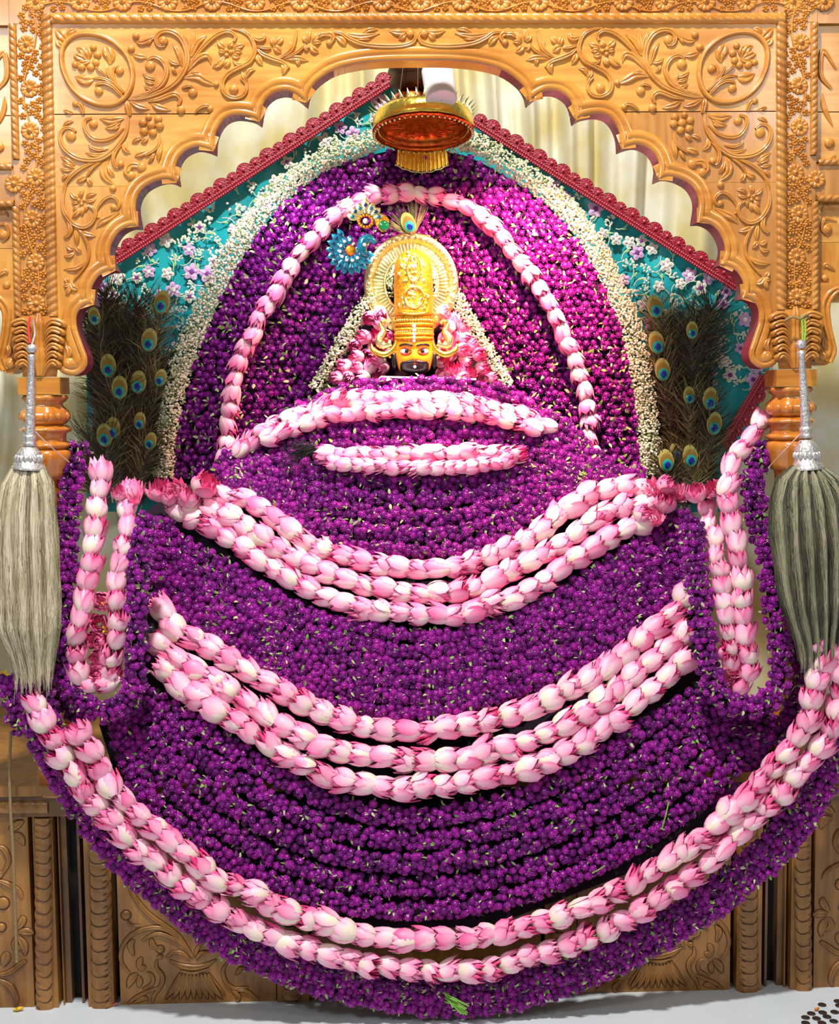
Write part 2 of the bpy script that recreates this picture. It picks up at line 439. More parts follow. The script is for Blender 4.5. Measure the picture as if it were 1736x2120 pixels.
# rim mouldings: profile strip that follows every scallop
dd = np.array([0, .6, 9, 11.5, 12.5, 14, 25, 28, 30]); hh = np.array([.5, 4.5, 5.5, 4.5, 1.5, 4, 3.5, 2.0, -.6])
for k, sgm in enumerate(OPEN):
    P = plane_pts(crom(sgm, 6), Z0, 0); Nn = off2(P)
    mid = P[len(P)//2]; ref = np.array([0, mid[1]-.12]) if k < 7 else np.array([P[:, 0].max()+.2, mid[1]])
    if ((P[len(P)//2]-ref)@Nn[len(P)//2]) < 0: Nn = -Nn
    if k == 7: Nn[-6:] *= np.linspace(1, .25, 6)[:, None]; 
    if k == 0: P[0, 0] = 0; Nn[0] = (0, 1)
    G = np.zeros((len(P), len(dd), 3)); G[:, :, 0] = P[:, None, 0]+Nn[:, None, 0]*dd*S(); G[:, :, 2] = P[:, None, 1]+Nn[:, None, 1]*dd*S(); G[:, :, 1] = -hh*S()
    if k == 0: G[:, :, 0] = np.minimum(G[:, :, 0], 0)
    HA = np.array(half); A_ = HA[:-1]; D_ = HA[1:]-A_; q2 = G[:, :, [0, 2]].reshape(-1, 1, 2)-A_[None]; tt = np.clip((q2*D_).sum(-1)/((D_**2).sum(-1)+1e-12), 0, 1)
    ds = np.sqrt((((q2-tt[..., None]*D_)**2).sum(-1)).min(1)).reshape(G.shape[:2])/S(); keep = ds < dd[None]-.8
    G[:, :, 1] = np.where(keep, -np.interp(ds, dd, hh)*S()+.0006, G[:, :, 1])
    for fx in (False, True):
        mb = MB(); mb.grid(G); mb.obj('scallop_moulding', WOODC, arch, flipx=fx)
# scrollwork: ('s' stroke | 'l' leaf | 'b' bead | 'r' ring), coordinates in zoom frames
CARVE = {
 'Z1': [('r', [(165, 380), (230, 260), (340, 190), (480, 175), (640, 205), (780, 275), (895, 375), (970, 485), (1005, 610), (1005, 740), (970, 860), (900, 955), (800, 1015), (680, 1030), (540, 1005), (400, 935), (290, 830), (210, 690), (165, 540)], 68),
  ('l', [(235, 265), (160, 200), (85, 115)], 125), ('l', [(225, 220), (270, 150), (335, 130)], 80), ('l', [(190, 340), (130, 300), (105, 240)], 90),
  ('b', (322, 545), 42), ('b', (400, 578), 50), ('b', (508, 580), 48), ('b', (568, 520), 46), ('b', (590, 430), 48), ('b', (540, 340), 42), ('l', [(490, 520), (420, 480), (340, 440), (325, 420)], 100), ('l', [(490, 500), (440, 430), (400, 370), (335, 345)], 100), ('l', [(490, 480), (480, 400), (440, 340)], 90), ('l', [(500, 500), (400, 530), (345, 490)], 80),
  ('l', [(740, 540), (740, 450), (700, 370), (678, 320)], 150), ('s', [(700, 545), (715, 640), (790, 760), (905, 890)], 46), ('s', [(560, 565), (640, 630), (720, 700)], 42),
  ('b', (855, 622), 52), ('s', [(850, 560), (800, 580), (775, 650), (805, 760), (880, 850), (930, 890)], 44), ('l', [(540, 720), (440, 735), (320, 685)], 140), ('s', [(530, 710), (640, 710), (740, 750), (820, 820), (890, 900)], 50),
  ('b', (605, 862), 54), ('s', [(575, 830), (590, 780), (680, 770), (780, 820), (850, 890), (890, 930)], 52),
  ('s', [(960, 960), (1100, 950), (1280, 900), (1450, 820), (1580, 700), (1655, 560), (1665, 420), (1625, 290), (1545, 190), (1430, 145), (1330, 170), (1292, 250), (1330, 320), (1400, 320)], 74), ('b', (1375, 265), 62),
  ('s', [(1000, 935), (1200, 880), (1340, 800), (1412, 680), (1412, 580), (1350, 490), (1260, 455), (1185, 490)], 66), ('b', (1220, 560), 64),
  ('l', [(1290, 200), (1200, 255), (1110, 285), (1040, 260)], 80), ('b', (1050, 205), 44), ('l', [(1240, 240), (1180, 315)], 50), ('b', (992, 355), 46), ('l', [(1180, 460), (1090, 450), (1000, 420)], 80),
  ('l', [(1290, 830), (1220, 840), (1145, 800)], 60), ('l', [(1290, 770), (1210, 760), (1150, 725)], 55), ('l', [(1290, 720), (1200, 700), (1130, 650)], 60), ('s', [(1090, 930), (1230, 870), (1295, 770), (1270, 680)], 46),
  ('l', [(1600, 560), (1560, 400), (1490, 295)], 66), ('l', [(1580, 540), (1500, 530), (1440, 480)], 60), ('l', [(1540, 660), (1500, 610), (1480, 555)], 44),
  ('l', [(980, 985), (1090, 1050), (1215, 1075)], 80), ('s', [(1200, 985), (1330, 960), (1500, 900), (1580, 950), (1560, 1030)], 66), ('s', [(940, 980), (955, 1060), (975, 1160)], 76),
  ('s', [(330, 1010), (390, 1040), (425, 1140)], 62), ('b', (330, 1015), 42), ('l', [(300, 1130), (240, 1110), (180, 1090)], 60), ('l', [(1240, 1010), (1330, 1060), (1470, 1090)], 90), ('b', (1590, 1090), 52)],
 'Z3': [('s', [(1180, -20), (1192, 200), (1165, 390), (1080, 540), (960, 680), (800, 785), (640, 812), (450, 785), (300, 700), (205, 580), (178, 440), (230, 345), (330, 325), (410, 390)], 84), ('b', (340, 452), 80),
  ('s', [(1130, 330), (1000, 450), (850, 508), (700, 500), (600, 420), (545, 300), (560, 210), (650, 180)], 76), ('b', (675, 272), 68),
  ('l', [(1130, 180), (950, 220), (770, 190)], 130), ('l', [(1080, 240), (960, 320), (850, 330)], 100), ('l', [(1060, 300), (950, 365)], 70), ('l', [(1150, 530), (1150, 640), (1230, 710)], 100),
  ('s', [(1110, 570), (1020, 660), (975, 780), (1000, 890), (1060, 930)], 66), ('b', (1080, 870), 58), ('s', [(900, 630), (760, 660), (650, 620), (615, 560)], 56), ('l', [(880, 700), (720, 740), (555, 695)], 70),
  ('l', [(220, 300), (300, 240), (380, 230)], 70), ('s', [(800, 810), (600, 880), (440, 970), (320, 1080), (250, 1190), (225, 1300)], 66), ('l', [(400, 880), (300, 820), (185, 750)], 90), ('l', [(390, 930), (300, 880), (205, 850)], 80), ('l', [(350, 960), (260, 960), (175, 935)], 70), ('l', [(310, 1020), (240, 1060), (215, 1130)], 70),
  ('s', [(820, 815), (680, 910), (600, 1010), (560, 1090)], 50), ('l', [(600, 1040), (500, 1100), (420, 1140)], 100), ('l', [(590, 1060), (620, 1130), (660, 1190)], 90),
  ('l', [(900, 790), (830, 940), (860, 1070), (1000, 1185)], 130), ('l', [(890, 880), (940, 990), (995, 1060)], 80), ('b', (968, 1230), 52), ('s', [(1240, 1060), (1180, 990), (1240, 890), (1400, 900)], 120), ('b', (1240, 1045), 72), ('b', (1395, 915), 76),
  ('b', (1540, 290), 66), ('b', (1415, 250), 62), ('b', (1432, 380), 64), ('b', (1565, 402), 64), ('b', (1668, 302), 64), ('b', (1645, 195), 62), ('b', (1500, 170), 50),
  ('l', [(1400, 480), (1320, 500), (1250, 560)], 80), ('l', [(1490, 450), (1450, 510), (1385, 560)], 80), ('s', [(1670, 430), (1650, 580), (1570, 670), (1450, 740)], 60), ('l', [(1480, 680), (1380, 720), (1290, 755)], 110), ('l', [(1700, 540), (1660, 700), (1650, 845)], 90), ('l', [(1590, 690), (1550, 780), (1490, 860)], 60)],
 'Z1b': [],
 'Z2': [('s', [(30, 650), (150, 440), (290, 280), (420, 180), (540, 150), (620, 200), (605, 270)], 60), ('s', [(560, 115), (680, 135), (790, 200), (848, 320), (848, 420), (780, 520), (650, 590), (530, 660), (468, 760), (480, 870), (560, 935), (660, 940), (740, 880), (750, 780), (690, 710)], 66),
  ('b', (600, 840), 58), ('l', [(760, 740), (720, 690), (695, 620)], 60), ('l', [(750, 700), (790, 620), (860, 605)], 70), ('s', [(820, 220), (900, 250), (960, 230), (950, 180)], 66),
  ('b', (510, 375), 30), ('b', (565, 395), 30), ('b', (515, 432), 30), ('l', [(505, 350), (450, 310), (400, 255)], 84), ('l', [(550, 350), (560, 310), (600, 280)], 84), ('l', [(600, 350), (660, 330), (730, 310)], 80), ('l', [(600, 400), (650, 390), (700, 400)], 80), ('l', [(500, 400), (450, 390), (415, 385)], 66), ('l', [(490, 450), (420, 540), (345, 580)], 100), ('l', [(530, 470), (520, 530), (480, 575)], 90), ('l', [(580, 430), (620, 450), (680, 450)], 76),
  ('s', [(590, 490), (650, 545), (740, 530), (800, 440)], 50), ('l', [(50, 620), (180, 470), (290, 440), (330, 540)], 90), ('s', [(60, 460), (60, 320), (10, 190)], 54), ('l', [(85, 450), (100, 280), (135, 140)], 80), ('l', [(95, 450), (160, 290), (275, 195)], 80),
  ('l', [(0, 700), (160, 690), (260, 740), (400, 800)], 110), ('b', (390, 780), 36), ('b', (110, 880), 56), ('s', [(-20, 830), (70, 800), (140, 850)], 46), ('l', [(80, 660), (190, 640)], 50),
  ('s', [(860, 320), (960, 350), (1050, 350)], 44), ('l', [(1080, 330), (1070, 270), (1040, 210)], 80), ('l', [(1100, 310), (1150, 260), (1190, 210)], 90), ('l', [(1070, 340), (1120, 360), (1170, 410)], 100),
  ('s', [(870, 340), (940, 420), (1060, 475), (1190, 520), (1260, 590)], 66), ('l', [(1170, 520), (1210, 590), (1180, 670)], 90), ('l', [(880, 420), (900, 480), (945, 560)], 90),
  ('s', [(1150, 470), (1280, 380), (1330, 250), (1350, 140)], 60), ('l', [(1250, 420), (1285, 330), (1265, 250)], 46), ('s', [(1200, 475), (1360, 400), (1460, 300)], 48), ('l', [(1220, 480), (1360, 470), (1495, 500)], 84), ('l', [(1350, 480), (1370, 520), (1395, 555)], 60),
  ('l', [(1490, 280), (1450, 240), (1440, 190)], 66), ('l', [(1510, 270), (1490, 200), (1515, 120)], 84), ('l', [(1540, 280), (1580, 230), (1625, 150)], 80), ('l', [(1550, 300), (1600, 280), (1650, 285)], 66), ('l', [(1490, 310), (1470, 350), (1500, 385)], 80), ('l', [(1520, 320), (1560, 370), (1620, 405)], 96), ('s', [(1600, 230), (1660, 190), (1740, 190)], 60),
  ('s', [(130, 1130), (200, 1060), (290, 1040), (320, 1090)], 50), ('b', (320, 1075), 42)],
 'Z7': [('s', [(350, 500), (420, 480), (460, 530), (420, 600)], 90), ('b', (410, 595), 50), ('s', [(420, 450), (560, 460), (680, 540), (850, 612), (1100, 645), (1400, 640), (1560, 590), (1605, 500), (1560, 430)], 74), ('b', (1530, 465), 60),
  ('l', [(640, 470), (850, 510), (1105, 465)], 90), ('l', [(860, 480), (960, 420), (1080, 410)], 76), ('l', [(740, 540), (870, 545), (985, 545)], 50), ('l', [(500, 510), (590, 570), (635, 645)], 110), ('l', [(1480, 440), (1370, 460), (1235, 430)], 90), ('l', [(1470, 480), (1420, 510), (1370, 555)], 100)],
 'Z4': [('s', [(300, -10), (235, 200), (235, 380), (295, 520), (400, 640), (550, 690), (680, 620), (740, 500), (720, 400), (620, 340)], 76), ('s', [(290, 540), (350, 690), (330, 790), (255, 850)], 90),
  ('s', [(740, 480), (800, 340), (900, 230), (1010, 205), (1100, 280), (1110, 360), (1050, 420)], 66), ('b', (1025, 375), 54), ('l', [(1110, 450), (950, 540), (830, 600), (750, 700)], 130), ('l', [(790, 560), (780, 510)], 40),
  ('b', (480, 262), 32), ('b', (562, 262), 32), ('b', (520, 325), 32), ('l', [(470, 240), (400, 210), (335, 130)], 84), ('l', [(520, 230), (510, 160), (560, 90)], 84), ('l', [(590, 230), (660, 170), (755, 160)], 84), ('l', [(590, 280), (660, 280), (745, 245)], 66), ('l', [(470, 290), (420, 310), (365, 305)], 60), ('l', [(480, 340), (430, 390), (385, 420)], 66), ('l', [(490, 380), (450, 470), (370, 545)], 100), ('l', [(530, 360), (530, 440), (520, 515)], 80), ('l', [(570, 330), (600, 380), (580, 450)], 60),
  ('s', [(400, 690), (520, 760), (600, 900), (640, 1050), (625, 1200), (540, 1350), (400, 1515)], 50), ('l', [(420, 700), (450, 850), (450, 980)], 90), ('l', [(500, 745), (610, 800), (745, 825)], 100),
  ('l', [(400, 1030), (340, 1020), (280, 965)], 90), ('l', [(420, 990), (470, 1040), (525, 1100)], 90), ('l', [(410, 1090), (330, 1140), (245, 1135)], 80), ('l', [(590, 1230), (430, 1330), (240, 1345)], 90),
  ('l', [(340, 1570), (290, 1600), (235, 1600)], 90), ('l', [(330, 1560), (290, 1520), (260, 1465)], 90), ('l', [(340, 1560), (400, 1640), (475, 1655)], 110), ('l', [(350, 1600), (320, 1680), (270, 1750)], 90)],
 'Z8': [('l', [(480, 850), (500, 790), (470, 745)], 50), ('b', (497, 880), 46)]}
ZM = dict(Z1=Z1, Z2=Z2, Z3=Z3, Z4=Z4, Z7=Z7, Z8=Z8, Z1b=Z1); ZS = dict(Z1=5.787, Z2=5.787, Z3=7.233, Z4=7.57, Z7=6.677, Z8=3.472)


def carve(items, z, s, parent, mat, y=0.0, hk=1.0, both=True, dark_edge=False):
    for it in items:
        if dark_edge:
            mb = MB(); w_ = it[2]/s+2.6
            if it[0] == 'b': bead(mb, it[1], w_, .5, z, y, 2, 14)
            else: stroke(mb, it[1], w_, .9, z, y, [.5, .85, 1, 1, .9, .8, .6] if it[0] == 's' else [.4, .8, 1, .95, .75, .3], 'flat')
            for fx in (False, True): mb.obj('dark_outline', DARKBR, parent, flipx=fx)
        mb = MB(); k = it[0]
        if k == 's': stroke(mb, it[1], it[2]/s, hk*6.8, z, y, [.35, .8, 1, 1, .9, .8, .6], 'groove'); nm = 'scroll'
        elif k == 'l': leaf(mb, it[1], it[2]/s, hk*5.8, z, y); nm = 'carved_leaf'
        elif k == 'b': bead(mb, it[1], it[2]/s, hk*min(it[2]/s, 7.0), z, y); nm = 'carved_bud'
        else: stroke(mb, it[1], it[2]/s, hk*7, z, y, None, 'dome', True); nm = 'carved_ring'
        o = mb.obj(nm, mat, parent)
        if both:
            me = o.data.copy(); v = np.empty(len(me.vertices)*3); me.vertices.foreach_get('co', v); v[0::3] *= -1; me.vertices.foreach_set('co', v); me.flip_normals(); link(nm, me, parent)


for key, items in CARVE.items():
    if items: carve(items, ZM[key], ZS[key], arch, WOODC)

# ---------------------------------------------------------------- frame with flower bands
yb = .004
for fx in (False, True):
    side = 'right' if fx else 'left'
    fr = thing('carved_post', f'{side} upright wooden band of carved rosettes and vines between rope mouldings', 'post', (0, 0, 0))
    mb = MB(); a, b = W(16, -30, yb), W(120, 700, yb); mb.box((W(26, 300, yb).x, yb, W(60, 680, yb).z), (xl-.001, yb+.06, W(868, 47, yb).z-.001)); mb.obj('post_board', WOODB, fr, False, fx)
    mb = MB(); rope(mb, (97, 30), (110, 655), 26, 15.5, yb); mb.obj('rope_moulding', WOODB, fr, flipx=fx)
    mb = MB(); rope(mb, (26, 50), (33, 330), 17, 14, yb, tw=-.9); mb.obj('rope_moulding', WOODB, fr, flipx=fx)
    mb = MB(); rope(mb, (33, 428), (38, 655), 17, 14, yb, tw=-.9); mb.obj('rope_moulding', WOODB, fr, flipx=fx)
    rs = [(55, 92), (61, 184), (62, 271), (74, 367), (67, 454), (74, 544), (75, 629), (29, 381)]
    for p in rs:
        mb = MB(); rosette(mb, p, 19, 7, 11, yb); mb.obj('rosette', WOODC, fr, flipx=fx)
    mb = MB(); rr = random.Random(3)
    P = [(60+14*math.sin(y/41.0)+y*.012, y) for y in range(20, 665, 14)]; stroke(mb, P, 4.5, 4, Z0, yb, None, 'dome', n=2); mb.obj('vine', WOODC, fr, flipx=fx)
    fl = []
    for y in np.arange(15, 660, .8):
        x = rr.uniform(41, 90)+y*.012
        if all(math.hypot(x-q[0], y-q[1]) > 25 for q in rs) and all(math.hypot(x-q[0], y-q[1]) > 13.5 for q in fl): fl.append((x, y))
    for p in fl:
        mb = MB(); floret(mb, p, 8.4, 5, yb); mb.obj('small_flower', WOODC, fr, flipx=fx)
    # acanthus capital
    cap = thing('acanthus_capital', f'{side} pillar capital carved with drooping acanthus lobes over a square block', 'capital', (0, 0, 0))
    mb = MB(); a, b = W(37, 782, -.01), W(125, 816, -.01); bz = (b.z, W(80, 655, -.01).z)
    mb.box((a.x, -.012, b.z), (b.x, .085, a.z)); mb.obj('block', WOODC, cap, False, fx)
    mb = MB(); G = []
    for i in range(13):
        t = i/12; py = 655+125*t; hw = (44-9*t**2); bulge = 7+8*math.sin(math.pi*(.25+.6*t)); row = []
        for u in np.linspace(-1, 1, 11):
            q = W(80+2*t+u*hw, py, 0); row.append((q.x, .012-(bulge*math.sqrt(max(0, 1-u*u*.98))+6)*S(), q.z))
        G.append(row)
    mb.grid(G); mb.obj('bell', WOODC, cap, flipx=fx)
    for s2 in (-1, 1):
        for i in range(6):
            t = i/5; mb = MB(); y0 = 668+t*84; xo = 50-10*t
            stroke(mb, [(80+s2*8, y0+30), (80+s2*17, y0+8), (80+s2*30, y0-3), (80+s2*xo, y0+3), (80+s2*(xo+1), y0+10)], 15, 15, Z0, -.008, [.3, .6, .9, 1.1, 1.0, .5], 'groove'); mb.obj('acanthus_lobe', WOODC, cap, flipx=fx)
    mb = MB(); stroke(mb, [(80, 648), (81, 700), (82, 778)], 26, 9, Z0, -.014, [.3, .8, .6, .7, 1, .5], 'groove'); mb.obj('centre_leaf', WOODC, cap, flipx=fx)
    # turned pillar
    pil = thing('turned_pillar', f'{side} turned wooden pillar with lotus cap and ringed bulb below the capital', 'pillar', (0, 0, 0))
    yc = .036; c = W(92, 820, yc); s_ = S(yc); zz = lambda py: W(92, py, yc).z
    def ring(name, prof, mod=None, n=40):
        mb = MB(); mb.lathe((c.x, yc, 0), [(zz(p), r*s_) for p, r in prof], n, mod); mb.obj(name, WOODO, pil, flipx=fx)
    ring('lotus_cap', [(818, 38), (819, 43), (824, 46), (830, 42), (836, 34), (842, 37), (850, 45), (860, 49), (868, 48), (876, 42), (880, 34)], lambda t, i: 1+(.07*abs(math.sin(4*t))-.03)*(1 if i > 1 else 1.8))
    ring('collar', [(878, 32), (884, 44), (888, 50), (893, 48), (898, 41), (910, 40), (918, 42)], lambda t, i: 1+(.05*abs(math.sin(6*t)) if 1 <= i <= 3 else 0))
    ring('ring', [(915, 42), (919, 49), (924, 50), (928, 44), (930, 40)])
    ring('bulb', [(929, 40), (934, 49), (942, 51), (952, 49), (966, 44), (978, 41), (988, 39), (993, 34)], lambda t, i: 1+.05*abs(math.sin(3.5*t)))
    ring('shaft', [(990, 33), (1000, 30), (1100, 30), (1300, 31), (1500, 32), (1560, 36), (1600, 42), (1632, 44), (1640, 44)])
    for k in range(6):
        a_ = math.pi*(1.08+.17*k); mb = MB(); cx_, cy_ = c.x+47*s_*math.cos(a_), yc+47*s_*math.sin(a_)
        mb.ball((cx_, cy_, zz(862)), 7*s_, 5, sc=(1, 1, 1.3)); mb.obj('carved_bud', WOODO, pil, flipx=fx)
    # side bay panels, mostly outside the frame
    bay = thing('side_bay_panel', f'{side} neighbouring carved bay cut by the edge of the picture', 'panel', (0, 0, 0))
    def bx(p0, p1, y0, y1, nm, mat):
        a, b = W(*p0, y0), W(*p1, y0); mb = MB(); mb.box((a.x, y0, b.z), (W(26, 300, yb).x-.001 if nm != 'top_band' else W(16, -40, yb).x-.001, y1, a.z)); mb.obj(nm, mat, bay, False, fx)
    bx((-120, 55), (22, 238), .02, .06, 'upper_board', WOODU); bx((-120, 241), (23, 350), .02, .06, 'upper_board', WOODU)
    bx((-120, 350), (26, 424), .006, .06, 'cross_band', WOODB); bx((-120, 428), (30, 514), .02, .06, 'lower_board', WOODU); bx((-120, 516), (33, 640), .02, .06, 'lower_board', WOODV); bx((-120, -40), (10, 52), .006, .06, 'top_band', WOODB)
    mb = MB(); rope(mb, (-120, 345), (24, 345), 15, 14, .004); mb.obj('rope_moulding', WOODB, bay, flipx=fx)
    mb = MB(); rope(mb, (-120, 424), (30, 421), 15, 14, .004); mb.obj('rope_moulding', WOODB, bay, flipx=fx)
    for it in [('s', [(-20, 150), (8, 110), (14, 160), (-8, 190)], 12), ('b', (-2, 305), 11), ('l', [(-15, 330), (6, 346), (22, 336)], 14), ('l', [(-10, 270), (8, 230), (10, 200)], 12), ('b', (7, 487), 11), ('s', [(-14, 470), (12, 465), (18, 487), (6, 500)], 7), ('l', [(-10, 445), (10, 440), (18, 450)], 9), ('l', [(-8, 575), (10, 562), (16, 570)], 12), ('b', (14, 590), 8), ('l', [(-20, 600), (0, 625), (22, 620)], 12)]:
        mb = MB()
        if it[0] == 's': stroke(mb, it[1], it[2], 5.5, Z0, .02, [.4, 1, 1, .6], 'groove')
        elif it[0] == 'l': leaf(mb, it[1], it[2], 5, Z0, .02)
        else: bead(mb, it[1], it[2], 7, Z0, .02)
        mb.obj('carved_scroll', WOODC, bay, flipx=fx)
    # mirrored hanging bracket of the neighbouring arch
    bk_ = [(-60, 640), (-30, 615), (-5, 625), (8, 650), (6, 690), (0, 720), (-4, 745), (6, 768), (24, 774), (40, 765), (40, 600), (-60, 600)]
    pw = [tuple(p) for p in plane_pts(crom(bk_[:10], 4), Z0, .012)]+[tuple(p) for p in plane_pts(bk_[10:], Z0, .012)]
    if fx: pw = [(-x, z) for x, z in pw][::-1]
    slab(pw, 'bracket', bay, WOODC, .012, .07, soff=False)
    P = plane_pts(crom(bk_[:9], 5), Z0, 0); mb = MB(); 
    for w_, d_ in ((9, 0), (9, 12)): stroke(mb, [(x+ (d_ if 1 else 0)*.9, y-(d_*.3)) for x, y in bk_[:8]], w_, 4, Z0, .012, None, 'dome')
    mb.obj('bracket_moulding', WOODC, bay, flipx=fx)
    mb = MB(); bead(mb, (22, 752), 12, 8, Z0, .012); leaf(mb, [(16, 740), (20, 725), (14, 715)], 14, 6, Z0, .012); mb.obj('carved_bud', WOODC, bay, flipx=fx)

top = thing('carved_lintel', 'top wooden lintel band carved with a row of rosettes above a rope moulding', 'lintel', (0, 0, 0))
mb = MB(); a = W(16, -40, yb); b = W(868, 47, yb); mb.box((a.x, yb, b.z), (-a.x, yb+.06, a.z)); mb.obj('lintel_board', WOODB, top, False)
mb = MB(); rope(mb, (106, 38), (1622, 38), 23, 22, -.001, tw=1.1); mb.obj('rope_moulding', WOODC, top)
rsx = [75, 165, 254, 347, 439, 528, 621, 706, 791, 870, 955, 1035, 1115, 1202, 1290, 1375, 1460, 1545, 1640, 1705]
for x in rsx: mb = MB(); rosette(mb, (x, 3), 21, 7, 12, yb); mb.obj('rosette', WOODC, top)
for x in [(p+q)/2 for p, q in zip(rsx, rsx[1:])]:
    for dx, dy in ((-9, 18), (9, 16), (0, 4), (-12, -3), (13, 2)): mb = MB(); floret(mb, (x+dx, dy), 7.5, 4.5, yb); mb.obj('small_flower', WOODC, top)
mb = MB(); stroke(mb, [(x, 14+10*math.sin(x/26)) for x in range(60, 1690, 20)], 4, 4, Z0, yb, None, 'dome', n=2); mb.obj('vine', WOODC, top)

# ---------------------------------------------------------------- plinth
pl = thing('carved_plinth', 'low carved wooden plinth of panels under the garlands at the floor', 'plinth', (0, 0, 0))
def mbox(p0, p1, y0, y1, nm, mat, both=True, z0=None):
    a, b = W(*p0, y0), W(*p1, y0)
    for fx in ((False, True) if both else (False,)):
        mb = MB(); mb.box((min(a.x, b.x), y0, b.z if z0 is None else z0), (max(a.x, b.x), y1, a.z)); mb.obj(nm, mat, pl, False, fx)
mbox((-220, 1690), (72, 2090), .012, .06, 'panel_board', WOODL, z0=0)
mbox((66, 1690), (122, 2090), .004, .06, 'stile', WOODL, z0=0)
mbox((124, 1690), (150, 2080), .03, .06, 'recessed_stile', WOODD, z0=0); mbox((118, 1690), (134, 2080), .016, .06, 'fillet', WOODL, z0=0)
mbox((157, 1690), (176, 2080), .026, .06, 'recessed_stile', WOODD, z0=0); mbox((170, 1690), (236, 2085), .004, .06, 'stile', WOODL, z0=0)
mbox((236, 1650), (572, 2070), .012, .06, 'panel_board', WOODL, z0=0)
mbox((566, 1690), (640, 2080), .004, .06, 'stile', WOODL, z0=0)
a = W(640, 1650, .012); mb = MB(); mb.box((a.x, .012, 0), (-a.x, .06, a.z)); mb.obj('panel_board', WOODL, pl, False)
a = W(-220, 1640, .07); mb = MB(); mb.box((a.x, .06, 0), (-a.x, .10, a.z)); mb.obj('dark_core', BLACK, pl, False)
mb = MB(); a, b = W(-220, 1634, -.03), W(0, 1650, -.03); mb.box((a.x, -.03, b.z), (-a.x, .9, a.z)); mb.obj('ledge', WOODL, pl, False)
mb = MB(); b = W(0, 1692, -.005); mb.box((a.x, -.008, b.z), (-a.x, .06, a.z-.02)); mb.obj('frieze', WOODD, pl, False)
def bulge(mb, xc, hw):
    V = np.array(mb.v); u = np.clip((V[:, 0]-xc)/hw, -1, 1); V[:, 1] -= 11.0*np.sqrt(1-u*u)*S(); mb.v = [tuple(v) for v in V]


for fx in (False, True):
    for (x0, x1) in ((89, 93), (204, 212), (600, 604)):
        mb = MB(); rope(mb, (x0, 1692), (x1, 2088 if x0 < 300 else 2066), 40 if x0 < 100 else 48, 26, .004, h=12, tw=-.7, depth=.16, per=12); mb.obj('lobed_moulding', WOODL, pl, flipx=fx)
        for k in range(15):
            y_ = 1706+k*26; xx = x0+(x1-x0)*(y_-1692)/396; sg = -1 if x0 < 100 else 1; hw = 17 if x0 < 100 else 20
            mb = MB(); stroke(mb, [(xx-sg*hw, y_-11), (xx-sg*(hw-4), y_-3), (xx-sg*hw*.3, y_+1), (xx+sg*hw*.5, y_-2), (xx+sg*hw*.95, y_-10)], 2.3, 1.3, Z0, .004, [.8, 1, 1, .8, .4], 'dome', n=4); bulge(mb, W(xx, y_, 0).x, (20 if x0 < 100 else 24)*S()); mb.obj('lobe_groove', DARKBR, pl, flipx=fx)
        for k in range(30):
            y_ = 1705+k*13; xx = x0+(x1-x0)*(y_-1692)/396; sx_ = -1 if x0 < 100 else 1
            mb = MB(); stroke(mb, [(xx+sx_*7, y_+3), (xx+sx_*17, y_-2)], 1.9, 1.3, Z0, .004, [.3, 1, 1, .2], 'dome', n=3); bulge(mb, W(xx, y_, 0).x, (20 if x0 < 100 else 24)*S()); mb.obj('hatch_line', DARKBR, pl, flipx=fx)
    mb = MB(); rope(mb, (-200, 1671), (100, 1671), 30, 24, -.006, h=9, depth=.4); mb.obj('lobed_moulding', WOODL, pl, flipx=fx)
PC = [('s', [(480, 950), (600, 740)], 16), ('s', [(1000, 930), (860, 740)], 16), ('l', [(510, 625), (600, 670), (720, 690), (830, 670), (922, 615)], 60), ('s', [(600, 715), (720, 735), (860, 700)], 26),
      ('s', [(720, 600), (600, 440), (450, 345), (300, 350), (170, 410), (95, 520), (90, 640), (160, 740)], 42), ('s', [(720, 610), (660, 510), (560, 440), (420, 390), (330, 420), (270, 460)], 38), ('s', [(140, -60), (200, 60), (320, 210), (470, 320), (600, 420), (710, 590)], 44),
      ('s', [(260, 320), (180, 320), (130, 270)], 30), ('b', (130, 230), 42), ('l', [(350, 430), (370, 500), (430, 530)], 60), ('b', (430, 530), 34), ('s', [(690, 620), (620, 560), (540, 560), (480, 610)], 40), ('s', [(740, 620), (790, 560), (860, 550)], 34), ('s', [(730, 590), (760, 520), (800, 470)], 36),
      ('l', [(200, 440), (170, 500), (200, 590)], 60), ('l', [(240, 700), (250, 640), (270, 595)], 60), ('l', [(240, 720), (280, 690), (310, 690)], 56), ('l', [(230, 740), (180, 790), (145, 870)], 76), ('l', [(240, 760), (250, 810), (240, 870)], 60), ('s', [(270, 880), (360, 830), (360, 760), (310, 730)], 34),
      ('s', [(400, 620), (400, 690), (450, 760), (440, 840), (380, 930), (360, 1000)], 40), ('l', [(400, 600), (460, 590)], 50), ('s', [(140, 1010), (220, 950), (320, 900), (420, 860)], 34), ('l', [(200, 1000), (280, 960), (330, 970)], 50),
      ('s', [(1020, 640), (980, 720), (1010, 820), (1090, 870), (1200, 860)], 36), ('s', [(1040, 860), (1120, 940), (1100, 1000)], 36), ('s', [(1080, 890), (1180, 890), (1290, 970)], 30), ('l', [(1200, 720), (1140, 700), (1090, 760)], 50)]
carve(PC, Z9, 4.234, pl, WOODL, y=.012, hk=.8, dark_edge=True)
